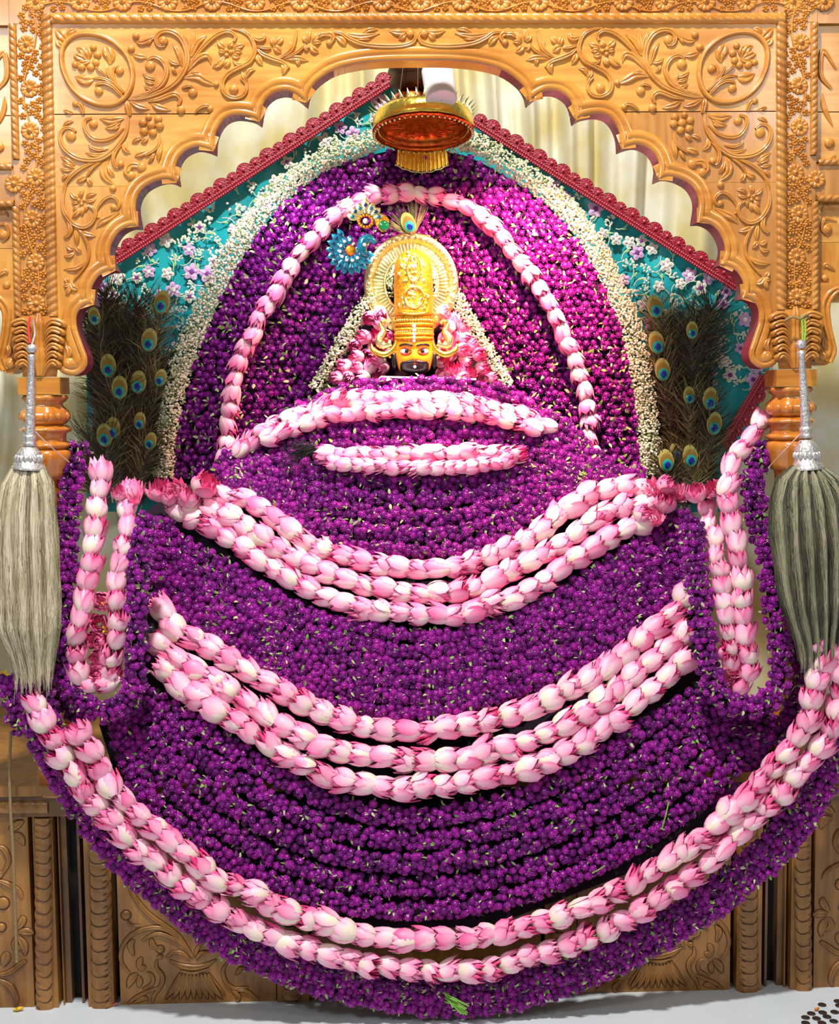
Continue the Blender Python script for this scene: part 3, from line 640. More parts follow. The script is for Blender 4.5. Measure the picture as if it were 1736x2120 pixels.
for fx in (False, True):
    for k in range(9):
        t = k/8; mb = MB(); stroke(mb, [(610+240*t, 735), (560+330*t, 850), (475+500*t, 970)], 17, 1.0, Z9, .012, [.4, .8, 1, .95, .75, .3], 'flat'); mb.obj('dark_outline', DARKBR, pl, flipx=fx); mb = MB(); leaf(mb, [(610+240*t, 740), (560+330*t, 850), (475+500*t, 965-25*math.sin(math.pi*t)*0+10*math.sin(math.pi*t))], 58/4.234, 4, Z9, .0115); mb.obj('vase_flute', WOODL, pl, flipx=fx)
PA = [('l', [(60, 900), (110, 860), (160, 830)], 60), ('l', [(70, 930), (130, 940), (160, 1000)], 60), ('s', [(-40, 1000), (30, 1020), (60, 1100), (20, 1180)], 36), ('s', [(-40, 1220), (50, 1250), (120, 1290), (150, 1340)], 36), ('b', (20, 1380), 42), ('l', [(20, 1180), (-30, 1200)], 60), ('l', [(110, 1560), (150, 1500), (150, 1460)], 56), ('l', [(120, 1570), (180, 1570), (225, 1580)], 60), ('l', [(120, 1600), (160, 1660), (170, 1730)], 60), ('l', [(110, 1600), (100, 1660), (150, 1690)], 50), ('s', [(-30, 1860), (60, 1840), (130, 1790), (175, 1760)], 38), ('l', [(20, 1800), (40, 1740), (40, 1700)], 70), ('s', [(-20, 1880), (70, 1930), (110, 2010), (100, 2060)], 40), ('b', (10, 1540), 30)]
carve(PA, ZA, 3.212, pl, WOODL, y=.012, hk=.9, dark_edge=True)

# ---------------------------------------------------------------- room shell: floor, curtains, back and side walls
mb = MB(); mb.grid([[(x, y, 0) for x in np.linspace(-3.2, 3.2, 5)] for y in np.linspace(1.2, -4.2, 5)], flip=True); f_ = struct(mb.obj('floor', FLOORM, None, False)); f_['label'] = 'white painted floor in front of the plinth'
CV = thing('satin_curtain', 'cream satin curtain gathered in folds behind the shrine', 'curtain', (0, 0, 0))
mb = MB(); xs = np.linspace(-1.5, 1.5, 420); zs = np.linspace(.56, 2.75, 30); G = []
for z in zs:
    q = .30+.7*((z-.56)/2.2); xx = xs*(1+.05*np.sin(z*3)); ph = 46*xs*(.8+.25*np.sin(xs*2.2+1))+1.8*np.sin(z*2.1+xs*4)
    G.append(np.stack([xx, .78+.045*q*np.sin(ph)+.024*np.sin(ph*2.3+1+z)+.02*np.sin(z*3+xs*5), np.full_like(xs, z)], 1))
mb.grid(G, flip=True); mb.obj('pleated_cloth', CURT, CV)
for nm, a, b in (('wall_back', (-3.2, 1.2, 0), (3.2, 1.25, 4.2)),):
    mb = MB(); mb.box(a, b); struct(mb.obj(nm, plain(nm+'_paint', (226, 220, 206), .8, var=.03, scale=4), None, False))


# ---------------------------------------------------------------- teal brocade, lace
def inpoly(x, y, P):
    c = False; n = len(P)
    for i in range(n):
        (x1, y1), (x2, y2) = P[i], P[i-1]
        if (y1 > y) != (y2 > y) and x < (x2-x1)*(y-y1)/(y2-y1)+x1: c = not c
    return c


YT = .62
tz = [(232, 545), (835, 152), (985, 252), (1530, 592), (1585, 640), (1590, 775), (1500, 915), (1500, 1060), (180, 1060), (180, 560)]
tc_ = thing('brocade_cloth', 'teal satin cloth embroidered with cream and lilac flowers, hung to a point', 'cloth', (0, 0, 0))
mb = MB()
# triangulated grid clipped to outline
XS = np.linspace(180, 1600, 150); rows_ = 60
def ytop(x): return float(np.interp(x, [180, 232, 832, 872, 980, 1530, 1600], [560, 545, 154, 222, 252, 592, 640]))
def ybot(x): return float(np.interp(x, [180, 1500, 1590, 1600], [1060, 1060, 780, 700])) if x > 1499 else 1060
G = []
for x in XS:
    r_ = []
    for k in range(rows_):
        t = k/(rows_-1); y = ytop(x)+(ybot(x)-ytop(x))*t; q = W(x, y, YT); r_.append((q.x, YT+.006*math.sin(x*.035+y*.012)+.004*math.sin(x*.09), q.z))
    G.append(r_)
mb.grid(G); mb.obj('satin_ground', TEAL, tc_)
rr = random.Random(11)
def disc(mb, c, rx, rz, y, a=0, n=8, dome=.0015):
    V = [(c[0], y-dome, c[1])]+[(c[0]+rx*math.cos(t)*math.cos(a)-rz*math.sin(t)*math.sin(a), y+.0004, c[1]+rx*math.cos(t)*math.sin(a)+rz*math.sin(t)*math.cos(a)) for t in [2*math.pi*k/n for k in range(n)]]
    mb.add(V, [(0, 1+k, 1+(k+1) % n) for k in range(n)])
placed = []; YE = YT-.013
def clothzone(x, y):
    if not (ytop(x)+22 < y < 800): return False
    gx = np.interp(y, [255, 280, 350, 450, 560, 640, 790], [800, 720, 620, 520, 430, 385, 345]); gr = np.interp(y, [270, 330, 420, 500, 590, 690, 800], [980, 1080, 1180, 1240, 1290, 1325, 1350])
    return (x < gx+5 and x > 190) or (x > gr-5 and x < 1585)
for t_ in range(6000):
    x, y = rr.uniform(190, 1585), rr.uniform(150, 800)
    if not clothzone(x, y): continue
    r = rr.choice([12, 13, 15, 17])
    if any(math.hypot(x-a, y-b) < r+q-3 for a, b, q in placed): continue
    placed.append((x, y, r))
    if len(placed) > 150: break
for (x, y, r) in placed:
    q = W(x, y, YE); s_ = S(YE); kind = rr.random(); d_ = y-ytop(x)
    if kind < (.75 if d_ < 90 else .35):
        mb = MB(); a0 = rr.random()*6
        for k in range(5):
            a = a0+k*2*math.pi/5; disc(mb, (q.x+.58*r*s_*math.cos(a), q.z+.58*r*s_*math.sin(a)), .50*r*s_, .40*r*s_, YE, a, 9, .003)
        n0 = len(mb.f)
        disc(mb, (q.x, q.z), .34*r*s_, .34*r*s_, YE-.003, 0, 7, .002); mb.mi[n0:] = [1]*(len(mb.f)-n0)
        n0 = len(mb.f)
        for k in range(5):
            a = a0+k*2*math.pi/5; disc(mb, (q.x+.5*r*s_*math.cos(a), q.z+.5*r*s_*math.sin(a)), .24*r*s_, .1*r*s_, YE-.0031, a, 6, .001)
        mb.mi[n0:] = [2]*(len(mb.f)-n0)
        mb.obj('embroidered_flower', [CREAM if rr.random() < .45 else LILAC, PLUM if rr.random() < .6 else PEARL, LILAC], tc_)
    else:
        mb = MB(); a0 = rr.random()*6
        for k in range(16):
            a = a0+rr.uniform(-1.5, 1.5); R_ = r*1.25*math.sqrt(rr.random()); disc(mb, (q.x+R_*s_*math.cos(a), q.z+R_*s_*math.sin(a)), .22*r*s_, .17*r*s_, YE-.001*rr.random(), a, 6, .003)
        mb.obj('embroidered_spray', CREAM, tc_)
    mb = MB(); a0 = rr.random()*6; P = [(q.x+s_*(r+5*k)*math.cos(a0+.25*k), YE-.001, q.z+s_*(r+5*k)*math.sin(a0+.25*k)) for k in range(5)]
    mb.tube(P, 1.1*s_, 4); mb.obj('embroidered_vine', CREAM, tc_)
    if rr.random() < .6:
        mb = MB(); disc(mb, (P[2][0]+4*s_, P[2][2]), 6*s_, 2.4*s_, YE-.001, a0+1, 7, .002); mb.obj('embroidered_leaf', LIME, tc_)


def lace(a, b, label, side, y=YT-.03):
    A, B = W(*a, y), W(*b, y); T = (B-A); Lw = T.length; T.normalize(); Nn = Vector((-T.z, 0, T.x))*side; s_ = S(y)
    th_ = thing('lace_border', label, 'lace', tuple(A))
    def at(u, v, d=0): p = A+T*u+Nn*v*s_; return (p.x-A.x, y-d-A.y, p.z-A.z)
    mb = MB(); n = 60
    mb.grid([[at(Lw*i/n, -14, .002), at(Lw*i/n, -9, .004), at(Lw*i/n, 4, .003), at(Lw*i/n, 8, .001)] for i in range(n+1)]); mb.obj('band', LACE, th_)
    for v in (-11, -4):
        mb = MB(); k = int(Lw/(5.2*s_))
        for i in range(k): mb.ball(at(Lw*(i+.5)/k, v, .005), 2.0*s_, 3)
        stuff(mb.obj('bead_row', LACEL, th_))
    k = int(Lw/(27*s_)); 
    for i in range(k):
        u = Lw*(i+.5)/k; r = (18 if i % 2 else 14.5)*s_; mb = MB(); G = []
        for j, f_ in enumerate((0, .35, .65, .85, 1)):
            G.append([(lambda p: (p[0]+T.x*r*f_*math.cos(t)+Nn.x*r*f_*math.sin(t), p[1], p[2]+T.z*r*f_*math.cos(t)+Nn.z*r*f_*math.sin(t)))(at(u, 3, [.006, .003, .006, .0025, .004][j])) for t in np.linspace(-.25, math.pi+.25, 13)])
        mb.grid(G); o = mb.obj('lace_scallop', LACE, th_)
        mb = MB()
        for t in np.linspace(.1, math.pi-.1, 7): p = at(u, 3, .006); mb.ball((p[0]+T.x*r*.8*math.cos(t)+Nn.x*r*.8*math.sin(t), p[1], p[2]+T.z*r*.8*math.cos(t)+Nn.z*r*.8*math.sin(t)), 1.5*s_, 3)
        p = at(u, 8, .007); mb.ball(p, 3.2*s_, 4); stuff(mb.obj('bead_cluster', LACEL, o))


lace((235, 537), (832, 148), 'maroon scalloped lace edging along the left slope of the teal cloth', 1)
lace((980, 246), (1528, 592), 'red scalloped lace edging along the right slope of the teal cloth', 1)
lace((1585, 780), (1498, 925), 'short scalloped lace edging beside the right peacock feathers', 1)

# ---------------------------------------------------------------- flower meshes
def fib(n, rg=None):
    i = np.arange(n)+.5; ph = np.arccos(1-2*i/n); th = math.pi*(1+5**.5)*i
    return np.stack([np.cos(th)*np.sin(ph), np.sin(th)*np.sin(ph), np.cos(ph)], 1)


def amaranth(mb, c, R, q, rg, nb=46, lite=False):
    """one clover-like head: core plus papery bracts"""
    m = np.array(q.to_matrix()) if q is not None else np.eye(3)
    n = 4 if lite else 6
    pr = [(-math.cos(math.pi*i/n), math.sin(math.pi*i/n)+1e-3) for i in range(n+1)]; k2 = 7 if lite else 12
    G = np.array([[(w*math.cos(2*math.pi*k/k2), w*math.sin(2*math.pi*k/k2), z*1.05) for k in range(k2)] for z, w in pr])*.85
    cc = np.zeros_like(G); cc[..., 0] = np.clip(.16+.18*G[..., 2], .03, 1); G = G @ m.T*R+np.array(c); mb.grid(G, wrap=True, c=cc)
    dirs = fib(nb); V = []; Fc = []; C = []
    for d in dirs:
        if d[2] < -.75: continue
        t1 = np.cross(d, [0.3, .1, 1]); t1 /= np.linalg.norm(t1); t2 = np.cross(d, t1); w = .135+.05*rg.random(); ln = .99+.11*rg.random()
        lift = np.array([0, 0, .12]); o = len(V); a = rg.random()*6
        e1 = t1*math.cos(a)+t2*math.sin(a); e2 = -t1*math.sin(a)+t2*math.cos(a)
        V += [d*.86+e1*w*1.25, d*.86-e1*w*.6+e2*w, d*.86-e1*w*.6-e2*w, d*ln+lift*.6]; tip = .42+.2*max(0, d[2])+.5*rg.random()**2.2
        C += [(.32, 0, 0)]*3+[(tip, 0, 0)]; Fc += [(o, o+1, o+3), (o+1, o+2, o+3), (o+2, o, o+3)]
    V = np.array(V) @ m.T*R+np.array(c); mb.add([tuple(v) for v in V], Fc, C)


AM = []
for k in range(6):
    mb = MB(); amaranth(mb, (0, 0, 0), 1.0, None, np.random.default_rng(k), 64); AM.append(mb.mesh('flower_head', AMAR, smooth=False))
HR = 8.9  # head radius, picture px


def heads_and_bits(root, P, leafy=.3, rscale=1.0, limit=300):
    """P: list of (world pos, outward dir, px-size scale)."""
    rg = np.random.default_rng(len(P)); loc = root.location; extra = MB(); P = list(P)
    if len(P) > limit: rg.shuffle(P) if False else random.Random(1).shuffle(P)
    for i, (p, d, s_) in enumerate(P):
        q = Vector((0, 0, 1)).rotation_difference(Vector(d)+Vector(rg.normal(0, .25, 3)))
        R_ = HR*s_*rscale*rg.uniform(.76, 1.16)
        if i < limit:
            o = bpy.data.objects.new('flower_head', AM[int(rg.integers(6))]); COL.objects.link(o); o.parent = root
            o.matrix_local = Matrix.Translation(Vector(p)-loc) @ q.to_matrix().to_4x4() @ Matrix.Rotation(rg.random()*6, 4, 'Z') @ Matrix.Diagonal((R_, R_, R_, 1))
        else: amaranth(extra, tuple(Vector(p)-loc), R_, q, rg, 26, True)
    if extra.v: stuff(extra.obj('flower_heads', AMAR, root, smooth=False))
    mb = MB(); n = int(len(P)*leafy*1.35)
    for k in range(n):
        p, d, s_ = P[int(rg.integers(len(P)))]; p = Vector(p)-loc; d = Vector(d); a = Vector(rg.normal(0, 1, 3)).cross(d).normalized(); b = d.cross(a)
        c = p+d*HR*s_*rg.uniform(.35, .8)+a*HR*s_*rg.uniform(.6, 1.1); l = HR*s_*rg.uniform(.45, 1.05); w = l*rg.uniform(.22, .45)
        mb.grid([[c-a*l*.9-d*l*.3, c-a*l*.9-d*l*.3+b*.0001], [c-b*w*.9, c+b*w+d*w*.3], [c+a*l*.5-b*w*.7+d*l*.3, c+a*l*.5+b*w*.7+d*l*.35], [c+a*l+d*l*.25, c+a*l+d*l*.26]], mi=int(rg.random() < .45))
    if mb.v: stuff(mb.obj('sepals', [GREEN, GREENP], root))


def bodyY(px, py):
    b = np.interp(py, [780, 860, 930, 1000, 1100, 1200, 1300, 1500, 1700, 1900, 2100], [.36, .31, .26, .20, .14, .09, .04, -.035, -.085, -.12, -.12])
    a = np.interp(py, [780, 1000, 1300, 1600, 1900], [.06, .10, .09, .015, .0]); return float(b+a*((px-868)/600)**2)


def curve3(px, Y, step, off=0.0):
    P = crom(px, 10); n = max(3, int(plen(P)/step)+1); P = resamp(P, n)
    ys = [Y(x, y) if callable(Y) else Y for x, y in P[:, :2]] if not isinstance(Y, (list, tuple)) else np.interp(np.linspace(0, 1, n), np.linspace(0, 1, len(Y)), Y)
    return P, [W(x, y, yy+off) for (x, y), yy in zip(P[:, :2], ys)]


def strand(px, width, label, group=None, Y=bodyY, leafy=.3, name='amaranth_garland', jit=2.6, off=0.0, cord=True):
    P2, P3 = curve3(px, Y, 14.5, off); n = len(P3); root = thing(name, label, 'garland', tuple(P3[n//2]), group); H = []
    rt = width/2-HR*.75; cols = max(2, round(width/14.5)); rg = np.random.default_rng(int(px[0][0]*7+px[0][1]))
    for i, p in enumerate(P3):
        T = (P3[min(i+1, n-1)]-P3[max(i-1, 0)]).normalized(); s_ = S(p.y); u = T.cross(Vector((0, -1, 0))).normalized(); st = i % 2
        cc = cols if not st else cols-1 if cols > 2 else cols
        for k in range(cc+ (2 if st and cols > 2 else 0)):
            base = (k-(cc-1)/2) if not (st and cols > 2) else (k-(cc+1)/2)
            f_ = base/(cols/2)*1.0
            if abs(f_) > 1.12: continue
            ang = max(-1.5, min(1.5, f_*1.22))+rg.normal(0, .1); d = u*math.sin(ang)+Vector((0, -1, 0))*math.cos(ang)
            pos = p+Vector(((u.x)*rt*s_*math.sin(ang), -rt*s_*math.cos(ang)*.9, u.z*rt*s_*math.sin(ang)))+T*rg.normal(0, jit)*s_+u*rg.normal(0, 1.6)*s_+d*rg.normal(0, 1.6)*s_
            H.append((pos, d, s_))
    heads_and_bits(root, H, leafy)
    if cord:
        mb = MB(); mb.tube([tuple(p-root.location+Vector((0, .002, 0))) for p in P3], max(2, rt*.55)*S(0), 8); mb.obj('core', GAPSHD, root)
    return root


def between(A, B, t, n=26):
    a, b = resamp(crom(A, 6), n), resamp(crom(B, 6), n); return [tuple(x) for x in a+(b-a)*t]


ORD = ['topmost', 'second', 'third', 'fourth', 'fifth', 'sixth', 'seventh', 'lowest']
# dark sheet under the body garlands; shade in the gaps put into its colour
bk = thing('gap_shade_sheet', 'dark sheet standing in for shade in the gaps between the purple garlands', 'cloth', (0, 0, 0))
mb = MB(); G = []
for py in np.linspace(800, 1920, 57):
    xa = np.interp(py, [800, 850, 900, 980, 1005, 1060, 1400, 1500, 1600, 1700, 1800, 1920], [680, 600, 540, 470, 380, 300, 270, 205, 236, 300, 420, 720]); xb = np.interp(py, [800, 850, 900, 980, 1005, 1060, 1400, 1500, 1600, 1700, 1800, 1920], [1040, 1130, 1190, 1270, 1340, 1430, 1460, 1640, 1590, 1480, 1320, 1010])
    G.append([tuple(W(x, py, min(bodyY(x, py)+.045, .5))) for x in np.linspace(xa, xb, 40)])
mb.grid(G, flip=True); mb.obj('draped_sheet', GAPSHD, bk)
R1a = [(455, 975), (560, 985), (680, 985), (870, 1002), (1050, 985), (1200, 975), (1325, 985)]; R1b = [(470, 1000), (560, 1050), (640, 1100), (740, 1132), (870, 1142), (960, 1136), (1050, 1100), (1130, 1056), (1220, 1000), (1318, 978)]
for k in range(5): strand(between(R1a, R1b, k/4), 38, f'purple globe amaranth strand across the upper chest, {["topmost","second","middle","fourth","lowest"][k]} of five above the pink chest garlands', 'purple chest strands', leafy=.5 if k == 0 else .32)
R2a = [(322, 1085), (400, 1135), (500, 1195), (620, 1262), (750, 1302), (870, 1316), (980, 1308), (1100, 1268), (1200, 1208), (1300, 1140), (1400, 1082), (1432, 1075)]
R2b = [(318, 1232), (400, 1290), (500, 1350), (600, 1412), (700, 1456), (800, 1474), (870, 1478), (960, 1462), (1060, 1432), (1140, 1400), (1220, 1360), (1300, 1300), (1380, 1240), (1425, 1205)]
for k in range(6): strand(between(R2a, R2b, k/5), 37, f'purple amaranth strand between the chest and waist lotus garlands, {["topmost","second","third","fourth","fifth","lowest"][k]} of six', 'purple waist strands', leafy=.3)
strand([(345, 1075), (330, 1130), (322, 1200)], 44, 'short purple bunch at the left shoulder inside the sleeve', leafy=.35, off=-.02)
strand([(1405, 1060), (1420, 1120), (1428, 1190)], 44, 'short purple bunch at the right shoulder inside the sleeve', leafy=.35, off=-.02)
R3a = [(292, 1440), (360, 1470), (430, 1515), (520, 1572), (620, 1630), (720, 1672), (840, 1690), (950, 1682), (1060, 1655), (1160, 1614), (1250, 1562), (1330, 1508), (1420, 1450), (1462, 1440)]
R3b = [(240, 1490), (262, 1570), (310, 1650), (370, 1706), (450, 1765), (570, 1828), (700, 1868), (850, 1884), (1000, 1870), (1150, 1825), (1290, 1760), (1400, 1690), (1490, 1610), (1560, 1530), (1600, 1480)]
for k in range(5): strand(between(R3a, R3b, k/4), 47, f'thick purple amaranth strand over the lap, {["topmost","second","middle","fourth","lowest"][k]} of five under the waist lotus garlands', 'purple lap strands', leafy=.28, off=[0, .005, 0, .01, 0][k])
for k in range(3):
    PB = [(42, 1392), (58, 1480), (96, 1580), (160, 1682), (232, 1775), (335, 1868), (445, 1950), (565, 2012), (700, 2056), (850, 2082), (960, 2088), (1100, 2066), (1250, 2014), (1400, 1936), (1530, 1846), (1640, 1745), (1706, 1640), (1745, 1530)]
    c0 = np.array([868, 1300]); PB = [tuple(np.array(p)+(c0-np.array(p))/np.linalg.norm(c0-np.array(p))*(24*k)) for p in PB]
    strand(PB, 38, ['outermost purple amaranth garland sweeping down to the floor', 'second purple amaranth garland just inside the outermost one', 'third purple amaranth garland from the outside, half behind the long lotus pair'][k], Y=lambda x, y: -.115-.01*0, leafy=.5)
strand([(20, 1400), (28, 1450), (48, 1510)], 50, 'loose purple bunch at the left end of the outer garland below the whisk', Y=-.1, leafy=.5)
strand([(95, 1395), (110, 1440), (170, 1490)], 40, 'purple bunch hanging behind the left whisk tip', Y=-.03, leafy=.4)
strand([(1650, 1330), (1665, 1400), (1640, 1470), (1610, 1540)], 54, 'purple bunch behind the lower tip of the right whisk', Y=-.02, leafy=.4)
strand([(1590, 1480), (1560, 1560), (1470, 1660)], 50, 'purple strand curving in the shadow at the right of the lap', Y=.0, leafy=.3)
# sleeves
SLY = [.06, .0, -.05, -.07, -.08, -.08, -.08, -.06, -.03]
strand([(162, 922), (150, 1000), (142, 1090), (138, 1190), (134, 1290), (130, 1390), (165, 1450), (225, 1472), (275, 1430), (284, 1350), (280, 1250), (288, 1150), (310, 1070)], 54, 'purple garland looped as the left sleeve around pink lotus buds', Y=SLY, leafy=.4)
strand([(1582, 925), (1556, 985), (1560, 1060), (1588, 1150), (1600, 1250), (1614, 1350), (1606, 1430), (1550, 1462), (1488, 1440), (1462, 1370), (1452, 1280), (1440, 1180), (1428, 1090)], 56, 'purple garland looped as the right sleeve around pink lotus buds', Y=SLY, leafy=.55)
# dome and crest rows
T1a = [(560, 900), (610, 855), (690, 815), (770, 797), (870, 793), (960, 797), (1030, 808), (1100, 842), (1160, 875), (1215, 925)]; T1b = [(470, 950), (560, 878), (630, 850), (720, 822), (870, 812), (980, 816), (1060, 838), (1130, 872), (1190, 915), (1240, 965)]
for k in range(2): strand(between(T1a, T1b, k), 34, ['purple amaranth row just under the idol plate', 'second purple amaranth row under the idol plate, above the lotus crescent'][k], leafy=.35, off=.01)
DA = [(470, 940), (540, 912), (620, 893), (740, 882), (870, 879), (980, 882), (1080, 893), (1170, 915), (1240, 945)]; DB = [(450, 972), (540, 955), (640, 935), (740, 925), (870, 922), (1000, 925), (1100, 935), (1210, 955), (1290, 975)]
for k in range(3): strand(between(DA, DB, k/2), 30, f'purple amaranth row on the rounded mound between two lotus rows, {["upper", "middle", "lower"][k]} of three', 'purple mound rows', leafy=.3)

strand([(520, 966), (640, 962), (870, 960), (1100, 962), (1230, 968)], 42, 'purple amaranth row half hidden behind the short lotus rows of the mound', off=.0)
# ---------------------------------------------------------------- arch-shaped amaranth backdrop
OUT = [(350, 985), (362, 900), (388, 800), (420, 700), (465, 600), (520, 505), (590, 418), (680, 352), (780, 318), (870, 308), (960, 322), (1050, 368), (1140, 432), (1205, 512), (1255, 600), (1292, 700), (1312, 800), (1324, 900), (1328, 985)]
OUTC = [tuple(p) for p in crom(OUT, 5)]+[(1328, 1010), (350, 1010)]
TRI = [(800, 560), (745, 635), (690, 740), (640, 815), (1060, 815), (1010, 700), (955, 625), (905, 560)]
bd = thing('floral_backdrop', 'arched wall of purple and magenta globe amaranth behind the idol', 'backdrop', tuple(W(868, 700, .5)))
H = []; rg = np.random.default_rng(5); row = 0; y = 300.0
while y < 1005:
    x = 335+(7.5 if row % 2 else 0)
    while x < 1345:
        px, py = x+rg.normal(0, 2.2), y+rg.normal(0, 2.0)
        bt = np.interp(px, [340, 480, 560, 660, 1060, 1160, 1240, 1340], [1010, 985, 925, 840, 840, 900, 980, 1010])
        if py < bt and inpoly(px, py, OUTC) and not inpoly(px, py, TRI):
            yy = .50+rg.normal(0, .0035); H.append((W(px, py, yy), (rg.normal(0, .2), -1, rg.normal(0.1, .2)), S(yy)))
        x += 15.5
    y += 13.2; row += 1
heads_and_bits(bd, H, .42)
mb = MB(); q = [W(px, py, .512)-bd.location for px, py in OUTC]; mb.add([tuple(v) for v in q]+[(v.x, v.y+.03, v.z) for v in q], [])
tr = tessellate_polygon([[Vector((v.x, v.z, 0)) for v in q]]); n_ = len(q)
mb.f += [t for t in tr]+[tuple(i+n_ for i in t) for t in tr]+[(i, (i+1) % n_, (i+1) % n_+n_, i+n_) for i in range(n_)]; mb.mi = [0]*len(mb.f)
mb.obj('backing_board', GAPSHD, bd, False)

# ---------------------------------------------------------------- gypsophila
def ico(mb, c, r, col):
    t = 1.618; V = np.array([(-1, t, 0), (1, t, 0), (-1, -t, 0), (1, -t, 0), (0, -1, t), (0, 1, t), (0, -1, -t), (0, 1, -t), (t, 0, -1), (t, 0, 1), (-t, 0, -1), (-t, 0, 1)])/1.9*r+np.array(c)
    mb.add(V, [(0, 11, 5), (0, 5, 1), (0, 1, 7), (0, 7, 10), (0, 10, 11), (1, 5, 9), (5, 11, 4), (11, 10, 2), (10, 7, 6), (7, 1, 8), (3, 9, 4), (3, 4, 2), (3, 2, 6), (3, 6, 8), (3, 8, 9), (4, 9, 5), (2, 4, 11), (6, 2, 10), (8, 6, 7), (9, 8, 1)], [(col, 0, 0)]*12)


def gyp(px, width, label, Y, dens=1.0, seed=1):
    P = resamp(crom(px, 10), 200); rg = np.random.default_rng(seed); L_ = plen(P); T = np.gradient(P, axis=0); T /= np.linalg.norm(T, axis=1)[:, None]
    n = int(L_*width/8.5*dens); mb = MB(); c0 = W(*P[100], Y); W_ = np.array(width if np.ndim(width) else width, float)
    for k in range(n):
        i = int(rg.integers(200)); u = rg.uniform(-.5, .5)*width*(1+.15*math.sin(i*.9)); d = (1-(2*u/width)**2)
        x, y = P[i]+T[i]*rg.uniform(-5, 5)+np.array([-T[i][1], T[i][0]])*u; yy = Y-.03*max(d, 0)*rg.uniform(.5, 1); q = W(x, y, yy)-c0
        ico(mb, tuple(q), rg.uniform(1.7, 3.2)*S(Y), rg.choice([.05, .5, .75, 1.0, 1.0, .9]))
    o = mb.obj('gypsophila_band', GYP, None, smooth=False); o.location = c0; tag(o, label, 'flowers', kind='stuff')
    return o


gyp([(340, 985), (346, 900), (366, 790), (402, 690), (446, 590), (502, 490), (574, 400), (668, 332), (770, 292), (800, 278)], 46, 'white gypsophila band along the left edge of the purple arch', .5, seed=2)
gyp([(1345, 985), (1342, 900), (1330, 800), (1310, 695), (1272, 595), (1222, 500), (1155, 414), (1062, 346), (975, 292), (930, 300)], 46, 'yellowish gypsophila band along the right edge of the purple arch', .5, seed=3)
gyp([(778, 600), (745, 650), (700, 725), (655, 805)], 32, 'small gypsophila strip on the left slope of the idol niche', .46, seed=4)
gyp([(930, 600), (958, 645), (1000, 715), (1048, 800)], 34, 'small gypsophila strip on the right slope of the idol niche', .46, seed=5)

# ---------------------------------------------------------------- lotus buds
def petal(mb, az, R, Lp, wid, flare, z0=0.0, curl=0, rg=None, tone=0.0, nu=5, nv=6):
    G = []; C = []
    for i in range(nv):
        v = i/(nv-1); rho = R*(math.sin(math.pi*(.10+.62*v)))**.85+flare*v**3; z = z0+Lp*(1-math.cos(math.pi*v*.5+.0))*.35+Lp*v*.65
        w = wid*(math.sin(math.pi*min(1, (v*.86+.10)))**.75)*(1 if v < .98 else .08); row = []; cr_ = []
        for j in range(nu):
            u = j/(nu-1)*2-1; a = az+u*w; rr_ = rho*(1-.10*u*u)+.015*math.cos(u*7)*v+curl*v*v*u*u*.1
            row.append((rr_*math.cos(a), rr_*math.sin(a), z-.06*u*u*v)); cr_.append((min(1, max(.02, .06+.62*v**1.3+.22*abs(u)**3+tone)), 0, 0))
        G.append(row); C.append(cr_)
    mb.grid(G, c=C)


BUD = []; PET = []
for k in range(8):
    rg = np.random.default_rng(100+k); mb = MB(); frilly = k % 3 == 1
    for lay, (nn, R_, Lp) in enumerate([(6, .47, .92), (6, .39, .98), (5, .29, 1.0)]+([(6, .18, .98)] if frilly else [])):
        for j in range(nn): petal(mb, 2*math.pi*j/nn+lay*.5+rg.normal(0, .12), R_*rg.uniform(.94, 1.06), Lp*rg.uniform(.86, 1.05), (1.0 if not frilly else .62)*rg.uniform(.6, .8), (.01+.05*rg.random())*(1.8 if frilly else 1), tone=.10*lay+(.1 if frilly else 0)+rg.normal(0, .07))
    BUD.append(mb)
    ps = []
    for j in range(4):
        mb2 = MB(); petal(mb2, 0, .52*rg.uniform(.96, 1.04), .9*rg.uniform(.75, 1.08), rg.uniform(.55, .82), rg.choice([.02, .06, .16]), tone=rg.normal(-.12, .1), curl=rg.random()); ps.append(mb2)
    PET.append(ps)
BUDM = [[b.mesh('lotus_bud', m) for b in BUD] for m in (LOTUS, LOTUSD)]
PETM = [[[p.mesh('petal', m) for p in ps] for ps in PET] for m in (LOTUS, LOTUSD)]
OPENM = []
for m in (LOTUS, LOTUSD):
    mb = MB(); rg = np.random.default_rng(9)
    for lay, (nn, R_, fl_) in enumerate([(8, .42, .5), (8, .34, .3), (7, .22, .12)]):
        for j in range(nn): petal(mb, 2*math.pi*j/nn+lay*.4, R_, [.5, .75, .9][lay]*rg.uniform(.9, 1.1), .42, fl_, tone=rg.normal(.0, .1))
    mb.ball((0, 0, .25), .16, 5); mb.c[-60:] = [(.0, 0, 0)]*60; OPENM.append(mb.mesh('open_lotus', m))
rb = np.random.default_rng(77)


